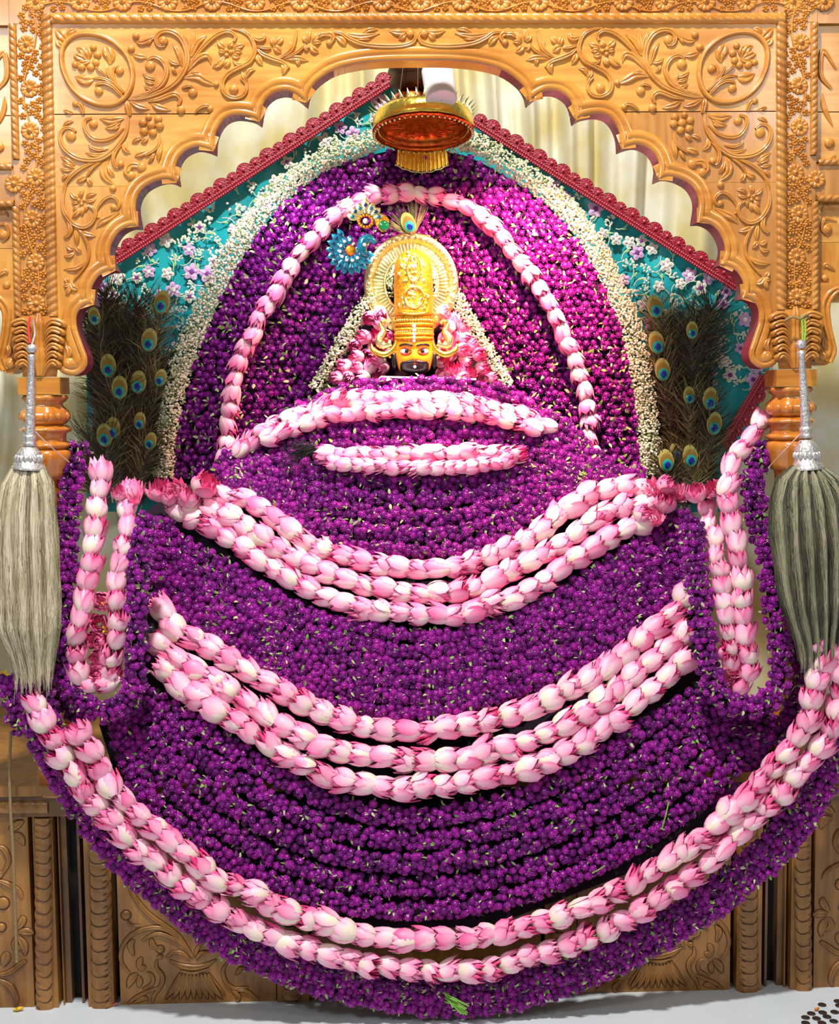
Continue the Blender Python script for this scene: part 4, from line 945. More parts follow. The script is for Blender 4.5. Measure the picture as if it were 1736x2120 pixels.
def bud(root, p, axis, lpx, wpx=None, deep=0, petals=4, opn=False):
    """p = centre of bud, axis = base-to-tip direction"""
    s_ = S(p.y); k = int(rb.integers(8)); Lz = lpx*s_; Rw = (wpx or lpx*.86)*s_; q = Vector((0, 0, 1)).rotation_difference(axis.normalized())
    M = Matrix.Translation(p-root.location-axis.normalized()*Lz*.5) @ q.to_matrix().to_4x4() @ Matrix.Rotation(rb.random()*6.28, 4, 'Z') @ Matrix.Diagonal((Rw, Rw, Lz, 1))
    o = bpy.data.objects.new('open_lotus' if opn else 'lotus_bud', OPENM[deep] if opn else BUDM[deep][k]); COL.objects.link(o); o.parent = root; o.matrix_local = M
    if opn: return o
    # outer petals face the camera
    inv = (q.to_matrix().to_4x4() @ Matrix.Identity(4)).inverted(); M3 = M.to_3x3(); v = (M3.inverted() @ Vector((0, -1, 0))); a0 = math.atan2(v.y*Rw*Rw, v.x*Rw*Rw)
    for j in range(petals):
        c = bpy.data.objects.new('petal', PETM[deep][k][j]); COL.objects.link(c); c.parent = o
        c.matrix_local = Matrix.Rotation(a0+(j-(petals-1)/2)*rb.uniform(.75, 1.1)+rb.normal(0, .15), 4, 'Z')
    return o


def lstrand(px, wpx, label, group=None, Y=bodyY, off=-.012, centre=None, deep=.06, step=.80, flip=False, wob=.19):
    """buds threaded along the line, bases towards the centre knot"""
    P2, P3 = curve3(px, Y, wpx*step, off); n = len(P3); root = thing('lotus_garland', label, 'garland', tuple(P3[n//2]), group); cen = centre if centre is not None else .5
    mb = MB(); mb.tube([tuple(p-root.location) for p in P3], 3*S(0), 6); mb.obj('cord', GREENP, root)
    for i, p in enumerate(P3):
        T = (P3[min(i+1, n-1)]-P3[max(i-1, 0)]).normalized(); t = i/(n-1); ax = T*(1 if t > cen else -1)*(-1 if flip else 1)
        ax = (ax+Vector(rb.normal(0, wob, 3))).normalized(); pp = p+Vector(rb.normal(0, 1.8, 3))*S(0)
        bud(root, pp, ax, wpx*rb.uniform(1.08, 1.42), wpx*rb.uniform(.82, 1.08), int(rb.random() < deep))
    return root


CH = [[(462, 1026), (508, 1032), (560, 1068), (609, 1105), (661, 1133), (726, 1157), (782, 1169), (843, 1177), (907, 1178), (984, 1165), (1020, 1149), (1073, 1129), (1125, 1093), (1165, 1056), (1220, 1024), (1290, 1008), (1335, 1012)],
      [(400, 1042), (441, 1056), (490, 1078), (540, 1109), (573, 1133), (621, 1157), (661, 1181), (730, 1206), (782, 1214), (835, 1226), (907, 1228), (952, 1222), (1004, 1206), (1060, 1177), (1105, 1153), (1153, 1130), (1200, 1095), (1262, 1058), (1335, 1048)],
      [(366, 1058), (426, 1080), (449, 1099), (508, 1133), (544, 1161), (577, 1181), (613, 1202), (661, 1230), (702, 1246), (750, 1256), (806, 1266), (863, 1271), (931, 1272), (976, 1264), (1012, 1250), (1056, 1238), (1105, 1214), (1150, 1184), (1200, 1150), (1260, 1112), (1330, 1080)]]
MI = [[(334, 1262), (354, 1295), (397, 1323), (440, 1343), (490, 1375), (560, 1418), (620, 1452), (680, 1480), (734, 1499), (804, 1508), (861, 1513), (898, 1514), (953, 1501), (1034, 1485), (1100, 1462), (1170, 1430), (1230, 1394), (1290, 1352), (1350, 1302), (1400, 1260), (1424, 1236)],
      [(332, 1332), (374, 1369), (412, 1395), (449, 1410), (490, 1440), (560, 1485), (620, 1522), (680, 1548), (730, 1558), (781, 1566), (829, 1573), (903, 1575), (967, 1566), (1009, 1554), (1052, 1546), (1110, 1525), (1170, 1498), (1235, 1458), (1300, 1408), (1360, 1356), (1412, 1310)],
      [(342, 1388), (386, 1430), (418, 1450), (458, 1476), (530, 1522), (600, 1568), (660, 1600), (723, 1614), (792, 1627), (838, 1631), (884, 1627), (953, 1619), (1034, 1603), (1080, 1591), (1140, 1570), (1200, 1540), (1260, 1500), (1320, 1452), (1370, 1408), (1412, 1370)]]
for k in range(3): lstrand(CH[k], 49, f'pink lotus bud garland across the chest, {["upper", "middle", "lower"][k]} of three', 'chest lotus garlands', off=-.02, centre=[.52, .52, .56][k])
for k in range(3): lstrand(MI[k], 54, f'pink lotus bud garland across the waist, {["upper", "middle", "lower"][k]} of three', 'waist lotus garlands', off=-.03, centre=[.5, .53, .42][k])
B1 = [(164, 1517), (181, 1544), (202, 1588), (234, 1634), (269, 1667), (295, 1693), (330, 1722), (365, 1746), (404, 1784), (433, 1810), (471, 1830), (517, 1842), (565, 1876), (612, 1895), (660, 1908), (716, 1927), (755, 1936), (802, 1940), (846, 1945), (915, 1943), (988, 1938), (1062, 1925), (1105, 1912), (1157, 1899), (1208, 1880), (1248, 1862), (1283, 1842), (1338, 1810), (1388, 1778), (1449, 1740), (1476, 1711), (1505, 1684), (1537, 1658), (1566, 1632), (1599, 1591), (1631, 1550), (1665, 1500), (1678, 1462), (1676, 1430), (1700, 1392), (1702, 1358), (1694, 1328)]
B2 = [(72, 1450), (96, 1506), (117, 1535), (129, 1567), (158, 1605), (175, 1640), (202, 1667), (237, 1699), (254, 1728), (281, 1757), (319, 1775), (351, 1807), (380, 1833), (415, 1854), (456, 1883), (491, 1905), (543, 1927), (586, 1945), (621, 1958), (673, 1973), (716, 1986), (768, 1997), (833, 2003), (880, 2010), (932, 2012), (971, 2010), (1010, 2005), (1057, 1992), (1109, 1977), (1170, 1960), (1213, 1945), (1254, 1925), (1294, 1904), (1347, 1868), (1400, 1835), (1458, 1791), (1490, 1763), (1517, 1734), (1552, 1706), (1578, 1678), (1625, 1632), (1654, 1594), (1690, 1555), (1722, 1500), (1738, 1440), (1735, 1400), (1728, 1340)]
lstrand(B1, 52, 'inner pink lotus garland of the long pair sweeping down to the floor', Y=-.15, off=0)
lstrand(B2, 52, 'outer pink lotus garland of the long pair sweeping down to the floor', Y=-.15, off=0, centre=.33)
SL = [([(206, 975), (200, 1040), (196, 1092), (190, 1132), (188, 1168), (184, 1205), (175, 1240), (165, 1280), (155, 1322), (160, 1372), (172, 1418), (215, 1412)], 'pink lotus buds down the outer line of the left sleeve', 1.0),
      ([(268, 1015), (262, 1060), (262, 1104), (250, 1150), (244, 1200), (240, 1248), (247, 1290), (236, 1340), (228, 1392)], 'pink lotus buds down the inner line of the left sleeve', 1.0),
      ([(1574, 872), (1548, 905), (1524, 945), (1508, 990), (1508, 1040), (1515, 1082), (1524, 1125), (1532, 1165), (1534, 1205), (1535, 1245), (1540, 1290), (1546, 1335), (1550, 1380), (1528, 1418)], 'pink lotus buds down the outer line of the right sleeve', 1.0),
      ([(1462, 1052), (1472, 1092), (1482, 1132), (1490, 1180), (1496, 1235), (1502, 1280), (1508, 1325), (1510, 1370)], 'pink lotus buds down the inner line of the right sleeve', 1.0)]
for k, (p, lb, c) in enumerate(SL): lstrand(p, 46 if k != 3 else 40, lb, Y=[.05, 0, -.04, -.06, -.07, -.07, -.06] if k != 2 else [.10, .04, -.02, -.05, -.07, -.07, -.06], off=-.012, centre=1.01, flip=False)
AR = [(466, 948), (471, 900), (474, 850), (480, 800), (496, 745), (524, 690), (548, 640), (578, 590), (610, 540), (652, 490), (702, 442), (760, 408), (820, 400), (868, 402), (930, 414), (990, 444), (1036, 490), (1080, 545), (1112, 592), (1142, 640), (1166, 695), (1188, 745), (1206, 800), (1216, 850), (1220, 900), (1228, 940)]
lstrand(AR, 37, 'pink lotus bud garland arched over the idol', Y=.478, off=-.01, centre=.5, step=.88)
C1 = [(500, 930), (540, 899), (593, 873), (641, 857), (693, 832), (762, 826), (835, 828), (903, 828), (964, 833), (1020, 845), (1073, 861), (1129, 880)]; C2 = [(560, 905), (621, 880), (681, 860), (742, 853), (823, 849), (903, 850), (974, 855), (1040, 868), (1100, 885)]
lstrand(C1, 40, 'upper row of the pink lotus crescent below the idol', off=-.02, wob=.3, flip=True, step=.7); lstrand(C2, 38, 'lower row of the pink lotus crescent below the idol', off=-.035, wob=.25, flip=True, step=.72)
lstrand([(672, 942), (740, 944), (800, 942), (868, 938), (940, 938), (1010, 940), (1072, 944)], 38, 'upper row of short lotus buds on the purple mound', off=-.05, wob=.3, step=.7)
lstrand([(690, 956), (760, 965), (830, 968), (900, 968), (970, 964), (1050, 956)], 32, 'lower row of short lotus buds on the purple mound', off=-.055, wob=.25, step=.75)
# shoulder clusters
for nm, items in (('left', [(270, 1028, 62, 0, 1), (248, 1020, 40, 0, 0), (330, 1014, 60, 1, 0), (364, 1012, 56, 1, 1), (392, 1030, 54, 1, 0), (424, 1004, 66, 0, 0), (350, 1030, 40, 1, 0)]), ('right', [(1350, 1012, 66, 1, 1), (1376, 1040, 56, 1, 0), (1404, 1018, 58, 1, 1), (1440, 1020, 52, 1, 0), (1472, 1012, 44, 1, 0), (1378, 1005, 50, 1, 0), (1330, 1062, 48, 0, 0), (1356, 1072, 50, 0, 1)])):
    p0 = W(items[0][0], items[0][1], .02); root = thing('lotus_cluster', f'deep pink opened lotus flowers bunched on the {nm} shoulder', 'flowers', tuple(p0))
    for (x, y, sz, dp, op) in items:
        p = W(x, y, bodyY(x, y)-.06 if 300 < x < 1420 else .01); ax = Vector((rb.normal(0, .4), -.8 if op else -.35, .6+rb.normal(0, .3)))
        bud(root, p, ax, sz*.8, sz*(.85 if not op else .62), dp, opn=bool(op))
for nm, items in (('left', [(207, 1290), (205, 1365), (212, 1245), (196, 1325), (216, 1332), (198, 1395), (222, 1400)]), ('right', [(1500, 1400), (1520, 1380), (1522, 1320), (1505, 1350)])):
    root = thing('lotus_cluster', f'dark pink half-open lotus flowers tucked inside the {nm} sleeve loop', 'flowers', tuple(W(*items[0], -.05)))
    for x, y in items: bud(root, W(x, y, -.075), Vector((rb.normal(0, .3), -.9, .3)), 40, 42, int(rb.random() < .6))
# lotus fill around the idol
root = thing('lotus_cluster', 'pale pink lotus flowers heaped in a triangle around the idol face', 'flowers', tuple(W(860, 750, .45))); pts_ = []
for k in range(3000):
    x, y = rb.uniform(670, 1040), rb.uniform(640, 785); e = (y-615)/180; xl_, xr_ = 778-e*95, 935+e*100
    if not (xl_+8 < x < xr_-8) or (800 < x < 912 and y < 790): continue
    if all(math.hypot(x-a, y-b) > 19 for a, b in pts_): pts_.append((x, y))
for x, y in pts_: bud(root, W(x, y, .45-.02*rb.random()), Vector((.5*(1 if x > 860 else -1)+rb.normal(0, .5), -.5, rb.normal(0.2, .5))), 34, 30, int(rb.random() < .1), petals=3)

# ---------------------------------------------------------------- hanging umbrella and lamp
YC = .36
cc = W(876, 272, YC); s_ = S(YC); Ru = 100*s_
um = thing('ceremonial_umbrella', 'gilt ceremonial umbrella ring with fluted fringe hanging above the idol', 'umbrella', tuple(cc)); tilt = Matrix.Rotation(math.radians(-10), 3, 'X')
def upt(r, t, z): v = tilt @ Vector((r*math.cos(t), r*math.sin(t), z)); return (v.x, v.y, v.z)
def uring(prof, name, mat, n=72, mod=None):
    mb = MB(); mb.grid([[upt(r*Ru*(mod(2*math.pi*k/n, i) if mod else 1), 2*math.pi*k/n, z*Ru) for k in range(n)] for i, (r, z) in enumerate(prof)], wrap=True); return mb.obj(name, mat, um)
uring([(.98, .0), (1.02, .02), (1.03, .10), (1.0, .26), (.97, .34), (.93, .36), (.93, .30), (.95, .10), (.94, .02)], 'outer_band', GOLD)
uring([(1.03, -.03), (1.0, -.05), (.95, -.05), (.92, -.01), (.92, .03), (.96, .03), (1.03, .0)], 'lower_rim', COPPER, mod=lambda t, i: 1+.008*math.sin(90*t))
uring([(.90, .02), (.86, .03), (.83, .10), (.80, .16), (.55, .24), (.3, .28), (.02, .30)], 'inner_dome', COPPER, mod=lambda t, i: 1+.05*abs(math.sin(9*t)) if 1 < i < 5 else 1)
for k in range(14):
    t0 = 2*math.pi*k/14; mb = MB(); P = [upt((.60+.12*math.cos(a))*Ru, t0+.17*math.sin(a), .145*Ru) for a in np.linspace(0, 5.2, 12)]; mb.tube(P, 1.6*s_, 5); mb.obj('inner_scroll', COPPER, um)
for k in range(54):
    t = 2*math.pi*k/54; mb = MB(); p = Vector(upt(.99*Ru, t, -.075*Ru)); mb.ball(tuple(p), 2.5*s_, 4); mb.obj('rim_bead', GOLDP, um)
for k in range(40):
    t = 2*math.pi*k/40; mb = MB(); a, b, c = [Vector(upt(r*Ru, t+d, z*Ru)) for r, d, z in ((.97, -.055, .33), (1.12, 0, .47), (.97, .055, .33))]; m = Vector(upt(1.03*Ru, t, .36*Ru))
    mb.add([tuple(a), tuple(b), tuple(c), tuple(m), tuple(m*.985)], [(0, 3, 1), (3, 2, 1), (0, 1, 4), (4, 1, 2)]); mb.obj('rim_leaf', GOLDP, um)
for k in range(13):
    t = math.pi/2+(k-6)*.085; mb = MB(); G = []
    for i in range(6):
        q_ = i/5; G.append([upt((1.0+.05*q_+.02*math.cos(u*math.pi))*Ru, t+u*.042*(1+.15*q_), (-.04-(.30+.12*math.cos((k-6)/6.5*1.5))*q_)*Ru) for u in np.linspace(-1, 1, 5)])
    mb.grid(G); mb.obj('fringe_flute', GOLD, um)
mb = MB(); mb.tube([upt((1.07+.01*math.sin(i*3))*Ru, math.pi/2+(i/30-.5)*1.12, (-.35-.14*math.cos((i/15-1)*1.4)+.02*abs(math.sin(i*.62)))*Ru) for i in range(31)], 1.8*s_, 5); mb.obj('fringe_edge', GOLDP, um)
for t in (-2.3, -1.75, -1.2, -.55, .6, 1.9):
    mb = MB(); a = Vector(upt(.80*Ru, t, .16*Ru)); mb.tube([tuple(a), tuple(a*.6+Vector((0, 0, .35))*.6), (0, .0, .19)], 1.3*s_, 5); mb.obj('chain', BRONZE, um)
q = W(862, 158, .40)-cc; mb = MB(); mb.lathe(tuple(q), [(-.045, .02), (-.04, .06), (-.02, .075), (.0, .066), (.01, .078), (.03, .072), (.05, .05), (.12, .02), (.3, .012)], 32); mb.obj('crown_boss', BRONZE, um)
q = W(856, 205, .40)-cc; mb = MB(); mb.lathe(tuple(q), [(-.03, .03), (-.02, .062), (.0, .058), (.02, .04), (.04, .03)], 32, lambda t, i: 1+.05*abs(math.sin(10*t))); mb.obj('copper_tier', COPPER, um)
lp = W(912, 196, .24); lamp = thing('cylinder_lamp', 'white cylindrical spotlight hanging behind the arch over the umbrella', 'lamp', tuple(lp)); s_ = S(.27)
ax = Vector((-.10, .50, 1)).normalized(); mb = MB(); mb.lathe((0, 0, 0), [(-14*s_, 27*s_), (-14.5*s_, 30*s_), (-12*s_, 31.5*s_), (60*s_, 32*s_), (62*s_, 28*s_), (62*s_, 1*s_)], 32, axis=ax); mb.obj('housing', WHITE, lamp)
mb = MB(); mb.lathe((0, 0, 0), [(-14*s_, 28*s_), (-14*s_, 1*s_)], 32, axis=ax); mb.obj('lens', WHITE, lamp)
mb = MB(); mb.tube([(0, 0, .06), (.0, .02, .3)], .006, 8); mb.obj('drop_rod', BRONZE, lamp)

# ---------------------------------------------------------------- idol
YI = .40; ic = W(857, 735, YI); s_ = S(YI)
idol = thing('idol_head', 'orange-faced idol head with black moustache and tall gilt crown', 'idol', tuple(ic))
def face_r(u, v):
    """u azimuth (0 = front), v height -1..1 -> radius factors"""
    a, b = abs(u), v; r = 1.0
    r += .16*math.exp(-((u/.13)**2))*math.exp(-(((b+.12)/.24)**2))+.05*math.exp(-((u/.18)**2))*math.exp(-(((b+.24)/.08)**2))   # nose
    r -= .10*math.exp(-(((a-.50)/.24)**2))*math.exp(-(((b-.18)/.16)**2))                                                       # eye sockets
    r += .05*math.exp(-(((a-.5)/.34)**2))*math.exp(-(((b-.40)/.10)**2))+.06*math.exp(-(((a-.55)/.28)**2))*math.exp(-(((b+.30)/.22)**2))  # brow, cheek
    r += .05*math.exp(-((u/.22)**2))*math.exp(-(((b+.52)/.07)**2))+.07*math.exp(-((u/.3)**2))*math.exp(-(((b+.78)/.12)**2))      # lips, chin
    return r
def fpt(u, v, d=0):
    w = 39*s_*(1-.30*max(0, -v)**1.6)*math.sqrt(max(0.02, 1-max(0, abs(v)-.72)**2/.08)) if abs(v) > .72 else 39*s_*(1-.30*max(0, -v)**1.6)
    r = face_r(u, v); return (w*r*math.sin(u)*(1 if abs(u) < 2 else 1), -(w*r*math.cos(u)*.95)-d, v*40*s_)
mb = MB(); mb.grid([[fpt(2*math.pi*k/48-math.pi, v) for k in range(48)] for v in np.linspace(-.985, 1, 30)], wrap=True); mb.obj('face', AMBER, idol)
for sx in (-1, 1):
    mb = MB(); e = np.array(fpt(sx*.50, .17)); mb.ball(tuple(e+np.array([0, .0035, 0])), 11.5*s_, 7, sc=(1.05, .62, .62)); eye = mb.obj('eye', EYEW, idol)
    mb = MB(); mb.ball(tuple(e+np.array([-sx*.5*s_, -.0045, 0])), 4.2*s_, 6, sc=(1, .6, 1)); mb.obj('pupil', EYEB, eye)
    mb = MB(); mb.tube([np.array(fpt(sx*(.50+.34*t), .20+.17*(1-t*t)-.02, .0015)) for t in np.linspace(-1, 1, 9)], [.8*s_]+[1.3*s_]*7+[.6*s_], 5); mb.obj('upper_lid', RED, eye)
    mb = MB(); mb.tube([np.array(fpt(sx*(.50+.34*t), .12-.12*(1-t*t), .0015)) for t in np.linspace(-1, 1, 9)], [.8*s_]+[1.5*s_]*7+[.6*s_], 5); mb.obj('lower_lid', RED, eye)
    mb = MB(); mb.tube([np.array(fpt(sx*(.50+.42*t), .44+.08*(1-t*t), .002)) for t in np.linspace(-1, 1, 9)], [1*s_]+[2.0*s_]*7+[.8*s_], 5); mb.obj('eyebrow', EYEB, idol)
    mb = MB(); mb.tube([np.array(fpt(sx*(.03+.75*t), -.36-.12*t+.10*t**3, .002)) for t in np.linspace(0, 1, 9)], [4.2*s_, 4.8*s_, 4.8*s_, 4.4*s_, 4*s_, 3.4*s_, 2.6*s_, 1.8*s_, .8*s_], 7); mb.obj('moustache', EYEB, idol)
    mb = MB(); mb.ball(tuple(np.array(fpt(sx*1.45, -.02))+np.array([sx*2*s_, 0, -10*s_])), 13*s_, 6, sc=(.45, .6, 1.5)); mb.obj('hair_lock', EYEB, idol)
mb = MB(); mb.grid([[tuple(np.array(fpt(u, v, .0022))) for u in np.linspace(-1.25+.9*max(0, v+.80), 1.25-.9*max(0, v+.80), 19)] for v in np.linspace(-.984, -.42, 11)]); mb.obj('beard', EYEB, idol)
mb = MB(); mb.ball(tuple(np.array(fpt(0, -.62, .006))), 3.4*s_, 5, sc=(1, .5, 1)); mb.obj('chin_jewel', PEARL, idol)
mb = MB(); mb.ball(tuple(np.array(fpt(0, -.47, .003))), 3.5*s_, 5, sc=(1.9, .5, .45)); mb.obj('lips', RED, idol)
# crown bands and tall drum
zi = lambda py: (735-py)*s_
def cring(name, prof, mat, mod=None, n=56):
    mb = MB(); mb.lathe((0, 0, 0), [(zi(p), r*s_) for p, r in prof], n, mod); return mb.obj(name, mat, idol)
for k, (p0, r) in enumerate([(702, 38.5), (694, 38), (684, 37), (674, 36.5)]):
    cring('crown_band', [(p0+4, r-1), (p0+3, r+2), (p0, r+3), (p0-3, r+2), (p0-4, r-1)], GOLDO, (lambda t, i: 1+.03*abs(math.sin(22*t))) if k % 2 else None)
cring('crown_base', [(706, 36), (690, 36), (670, 35.5), (655, 36)], GOLDO, lambda t, i: 1+.012*math.sin(40*t))
for k in range(20):
    a = -math.pi/2+(k-9.5)*.155
    for py, r in ((689, 3.2), (666, 3.6)): mb = MB(); mb.ball((37.5*s_*math.cos(a), 37.5*s_*math.sin(a), zi(py)), r*s_, 4); mb.obj('crown_stud', GOLD, idol)
for py, r in ((708, 3.4), (701, 3.6), (694, 3.8), (686, 4.0), (678, 4.2)): mb = MB(); mb.ball((-1*s_, -41*s_, zi(py)), r*s_, 5); mb.obj('diamond', PEARL, idol)
cring('crown_drum', [(655, 38), (652, 41), (648, 40), (600, 40), (560, 39), (545, 36), (532, 28), (524, 15), (521, 2)], GOLDO)
mb = MB(); mb.tube([(36*s_*math.sin(t), -39*s_*math.cos(t)-.002, zi(648+6*math.cos(t*1.4))) for t in np.linspace(-1.3, 1.3, 20)], 2.6*s_, 6); mb.obj('drum_rim', GOLD, idol)
rg = np.random.default_rng(4)
for k in range(95):
    py = rg.uniform(530, 645); a = rg.normal(0, .42); rr_ = 39 if py > 560 else 39-(560-py)*.35
    mb = MB(); mb.ball((rr_*s_*math.sin(a), -rr_*s_*math.cos(a), zi(py)), rg.uniform(2.4, 5.2)*s_, 4, sc=(1, .6, rg.uniform(.8, 1.6))); mb.obj('embossed_boss', GOLDP if rg.random() < .7 else GOLD, idol)
for w_, y0, y1 in ((14, 536, 590), (20, 600, 642)):
    mb = MB(); mb.tube([(w_*s_*math.sin(t), -40.5*s_, zi((y0+y1)/2-(y1-y0)/2*math.cos(t))) for t in np.linspace(0, 2*math.pi, 24)], 2*s_, 5); mb.obj('crown_frame', GOLD, idol)
# halo
hc = W(851, 588, YI+.045); halo = thing('gilt_halo', 'round gold halo with radiating flutes behind the crown', 'halo', tuple(hc)); sh = S(YI+.045)
def hring(rs, name, mat, mod=None, n=96):
    mb = MB(); mb.grid([[(r*sh*math.sin(t)*.93, -d*sh, r*sh*math.cos(t)) for t in np.linspace(0, 2*math.pi, n, endpoint=False)] for r, d in rs], wrap=True); return mb.obj(name, mat, halo)
hring([(55, 0), (56, 4), (60, 5), (62, 2)], 'inner_rim', GOLDP); hring([(62, 1), (84, 2), (85, 0)], 'plate', GOLDP); hring([(82, 1), (84, 5), (95, 6), (103, 4), (104, 0)], 'outer_rim', GOLDP)
for k in range(64):
    t = 2*math.pi*k/64
    if 2.75 < t < 3.53: continue
    mb = MB(); r0, r1 = 62, 80+3*(k % 2); G = []
    for i, f_ in enumerate(np.linspace(0, 1, 5)):
        r = r0+(r1-r0)*f_; w_ = (1.4+1.6*f_)*(1 if i < 4 else .5); G.append([((r*math.sin(t)*.93+u*w_*math.cos(t))*sh, -(2+3*(1-u*u))*sh, (r*math.cos(t)-u*w_*math.sin(t))*sh) for u in (-1, -.5, 0, .5, 1)])
    mb.grid(G); mb.obj('flute', GOLDP, halo)
for k in range(44):
    t = 2*math.pi*k/44
    if 2.8 < t < 3.5: continue
    mb = MB(); mb.ball((93*sh*math.sin(t)*.93, -6*sh, 93*sh*math.cos(t)), 4.6*sh, 4, sc=(1, .6, 1)); mb.obj('rim_boss', GOLDP, halo)
gyp([(806, 610), (812, 570), (835, 540), (868, 538), (892, 566), (898, 612)], 30, 'gypsophila seen through the gold halo beside the crown', YI+.06, seed=9)
# peacock-shaped ear ornaments
for sx, nm in ((-1, 'left'), (1, 'right')):
    oc = W(857+sx*58, 700, YI-.01); er = thing('peacock_ear_ornament', f'gold peacock-shaped ornament curling beside the {nm} of the idol face', 'ornament', tuple(oc))
    f2 = lambda x, y: (sx*x*s_, 0, -y*s_)
    mb = MB(); P = [f2(-14, -42), f2(-20, -20), f2(-22, 0), f2(-16, 20), f2(0, 33), f2(16, 32), f2(28, 22), f2(30, 12)]; P = crom(P, 4); mb.tube(P, np.interp(np.linspace(0, 1, len(P)), [0, .3, .6, .8, 1], [3, 5, 7.5, 7, 2])*s_, 10); mb.obj('tail', GOLD, er)
    mb = MB(); P = crom([f2(-10, 10), f2(10, 14), f2(14, 0), f2(6, -12), f2(10, -26), f2(4, -34), f2(-4, -30)], 4); mb.tube(P, np.interp(np.linspace(0, 1, len(P)), [0, .3, .6, .85, 1], [8, 9, 6, 5, 3])*s_, 10); mb.obj('neck', GOLDP, er)
    mb = MB(); mb.ball((sx*6*s_, -.004, 32*s_), 6*s_, 6); mb.obj('bird_head', GOLD, er)
    mb = MB(); mb.ball((sx*0*s_, -.012, -4*s_), 5*s_, 5); mb.obj('ruby', RED, er)
    for k in range(16): t = k/15; mb = MB(); p = crom([f2(-28, -40), f2(-31, -10), f2(-24, 20), f2(-4, 42)], 6)[int(t*17)]; mb.ball(tuple(p), 3*s_, 4); mb.obj('bead', GOLDP, er)
pt = thing('offering_plate', 'thin white tray edge under the idol face', 'plate', tuple(W(888, 783, .36)))
mb = MB(); a = W(790, 781, .36)-pt.location; b = W(985, 786, .36)-pt.location; mb.grid([[tuple(a+(b-a)*t+Vector((0, .012*math.sin(u), -.0035*math.cos(u)))) for u in np.linspace(0, 2*math.pi, 8, endpoint=False)] for t in (0, .25, .5, .75, 1)], wrap=True); mb.obj('tray_rim', WHITE, pt)

# ---------------------------------------------------------------- feathers
def feather(base, eye, label, Y, group=None, L_=1.0, eyescale=1.0, nb=78, eyed=True, tone=0.0, spread=1.0, fan=False):
    e = W(*eye, Y); b = W(*base, Y+.01); s_ = S(Y); rg = np.random.default_rng(int(eye[0]*3+eye[1])); root = thing('peacock_feather', label, 'feather', tuple(b), group)
    P = crom([b, b.lerp(e, .5)+Vector((rg.normal(0, .006), -.004, 0)), e+Vector((0, -.006, 0))], 8); P = P-np.array(b); T = P[-1]-P[-3]; T /= np.linalg.norm(T); sd = np.array([T[2], 0, -T[0]])
    mb = MB(); mb.tube(P, np.linspace(1.5, .7, len(P))*s_, 5); mb.obj('shaft', FSH, root)
    mb = MB(); n = nb*2; tot = np.linalg.norm(P[-1])
    for k in range(n):
        sgn = 1 if k % 2 else -1; t = (k//2)/(nb-1); i_ = t**.7
        if i_ < 1 and not fan: idx = (.12+.88*i_)*(len(P)-1); j = int(min(idx, len(P)-2)); o = P[j]+(P[j+1]-P[j])*(idx-j)
        else: o = P[-1].copy()
        near = max(0, i_-.72)/.28; ln = (36+20*i_)*s_*L_*rg.uniform(.7, 1.25); a = (.75-.6*near*rg.random())*spread+rg.normal(0, .22); cv = rg.normal(.25, .5)
        cv = cv*1.0
        if fan: a = rg.uniform(.0, .95); ln = 52*s_*L_*rg.uniform(.8, 1.1); o = P[-1]-T*20*s_
        d = T*math.cos(a)+sd*sgn*math.sin(a); dr = np.array([0, -rg.uniform(.0, .012), -rg.uniform(.0, .010)]) if not fan else np.zeros(3); w = rg.uniform(.6, 1.35)*s_; pr = np.cross(d, [0, 1., 0]); c = float(np.clip(rg.normal(.46+tone, .24), 0, 1)); V = []; 
        for i in range(5):
            f_ = i/4; q_ = o+d*ln*f_+(0 if fan else 1)*pr*sgn*cv*ln*.35*f_*f_+dr*f_*f_*1.2+np.array([0, -.004-.004*math.sin(f_*3), 0])+sd*sgn*.006*f_*(1-f_); V.append([q_-pr*w*(1-.75*f_), q_+pr*w*(1-.75*f_)])
        mb.grid(V, c=np.full((5, 2, 3), [c, 0, 0]))
    stuff(mb.obj('barbs', FEATH, root, smooth=False))
    if eyed:
        E_ = P[-1]+np.array([0, -.012, 0])
        def oval(rx, rz, dz, y, nm, mat, par):
            mb = MB(); G = []
            for r_, d_ in ((.02, .0022), (.5, .0018), (.85, .001), (1, 0)): G.append([tuple(E_+np.array([0, -y-d_, 0])+T*(dz+rz*r_*math.cos(t)*(1.12 if math.cos(t) > 0 else 1))*s_*eyescale+sd*rx*r_*math.sin(t)*s_*eyescale) for t in np.linspace(0, 2*math.pi, 22, endpoint=False)])
            mb.grid(G, wrap=True); return mb.obj(nm, mat, par)
        o1 = oval(15, 21, 6, .0, 'eye_disc', EYEO, root); oval(12.5, 16.5, 3, .003, 'bronze_ring', EYEG, o1); oval(10, 10.5, -2, .006, 'turquoise_ring', EYET, o1); oval(6, 6.5, -2, .009, 'blue_centre', EYEN, o1)
    return root


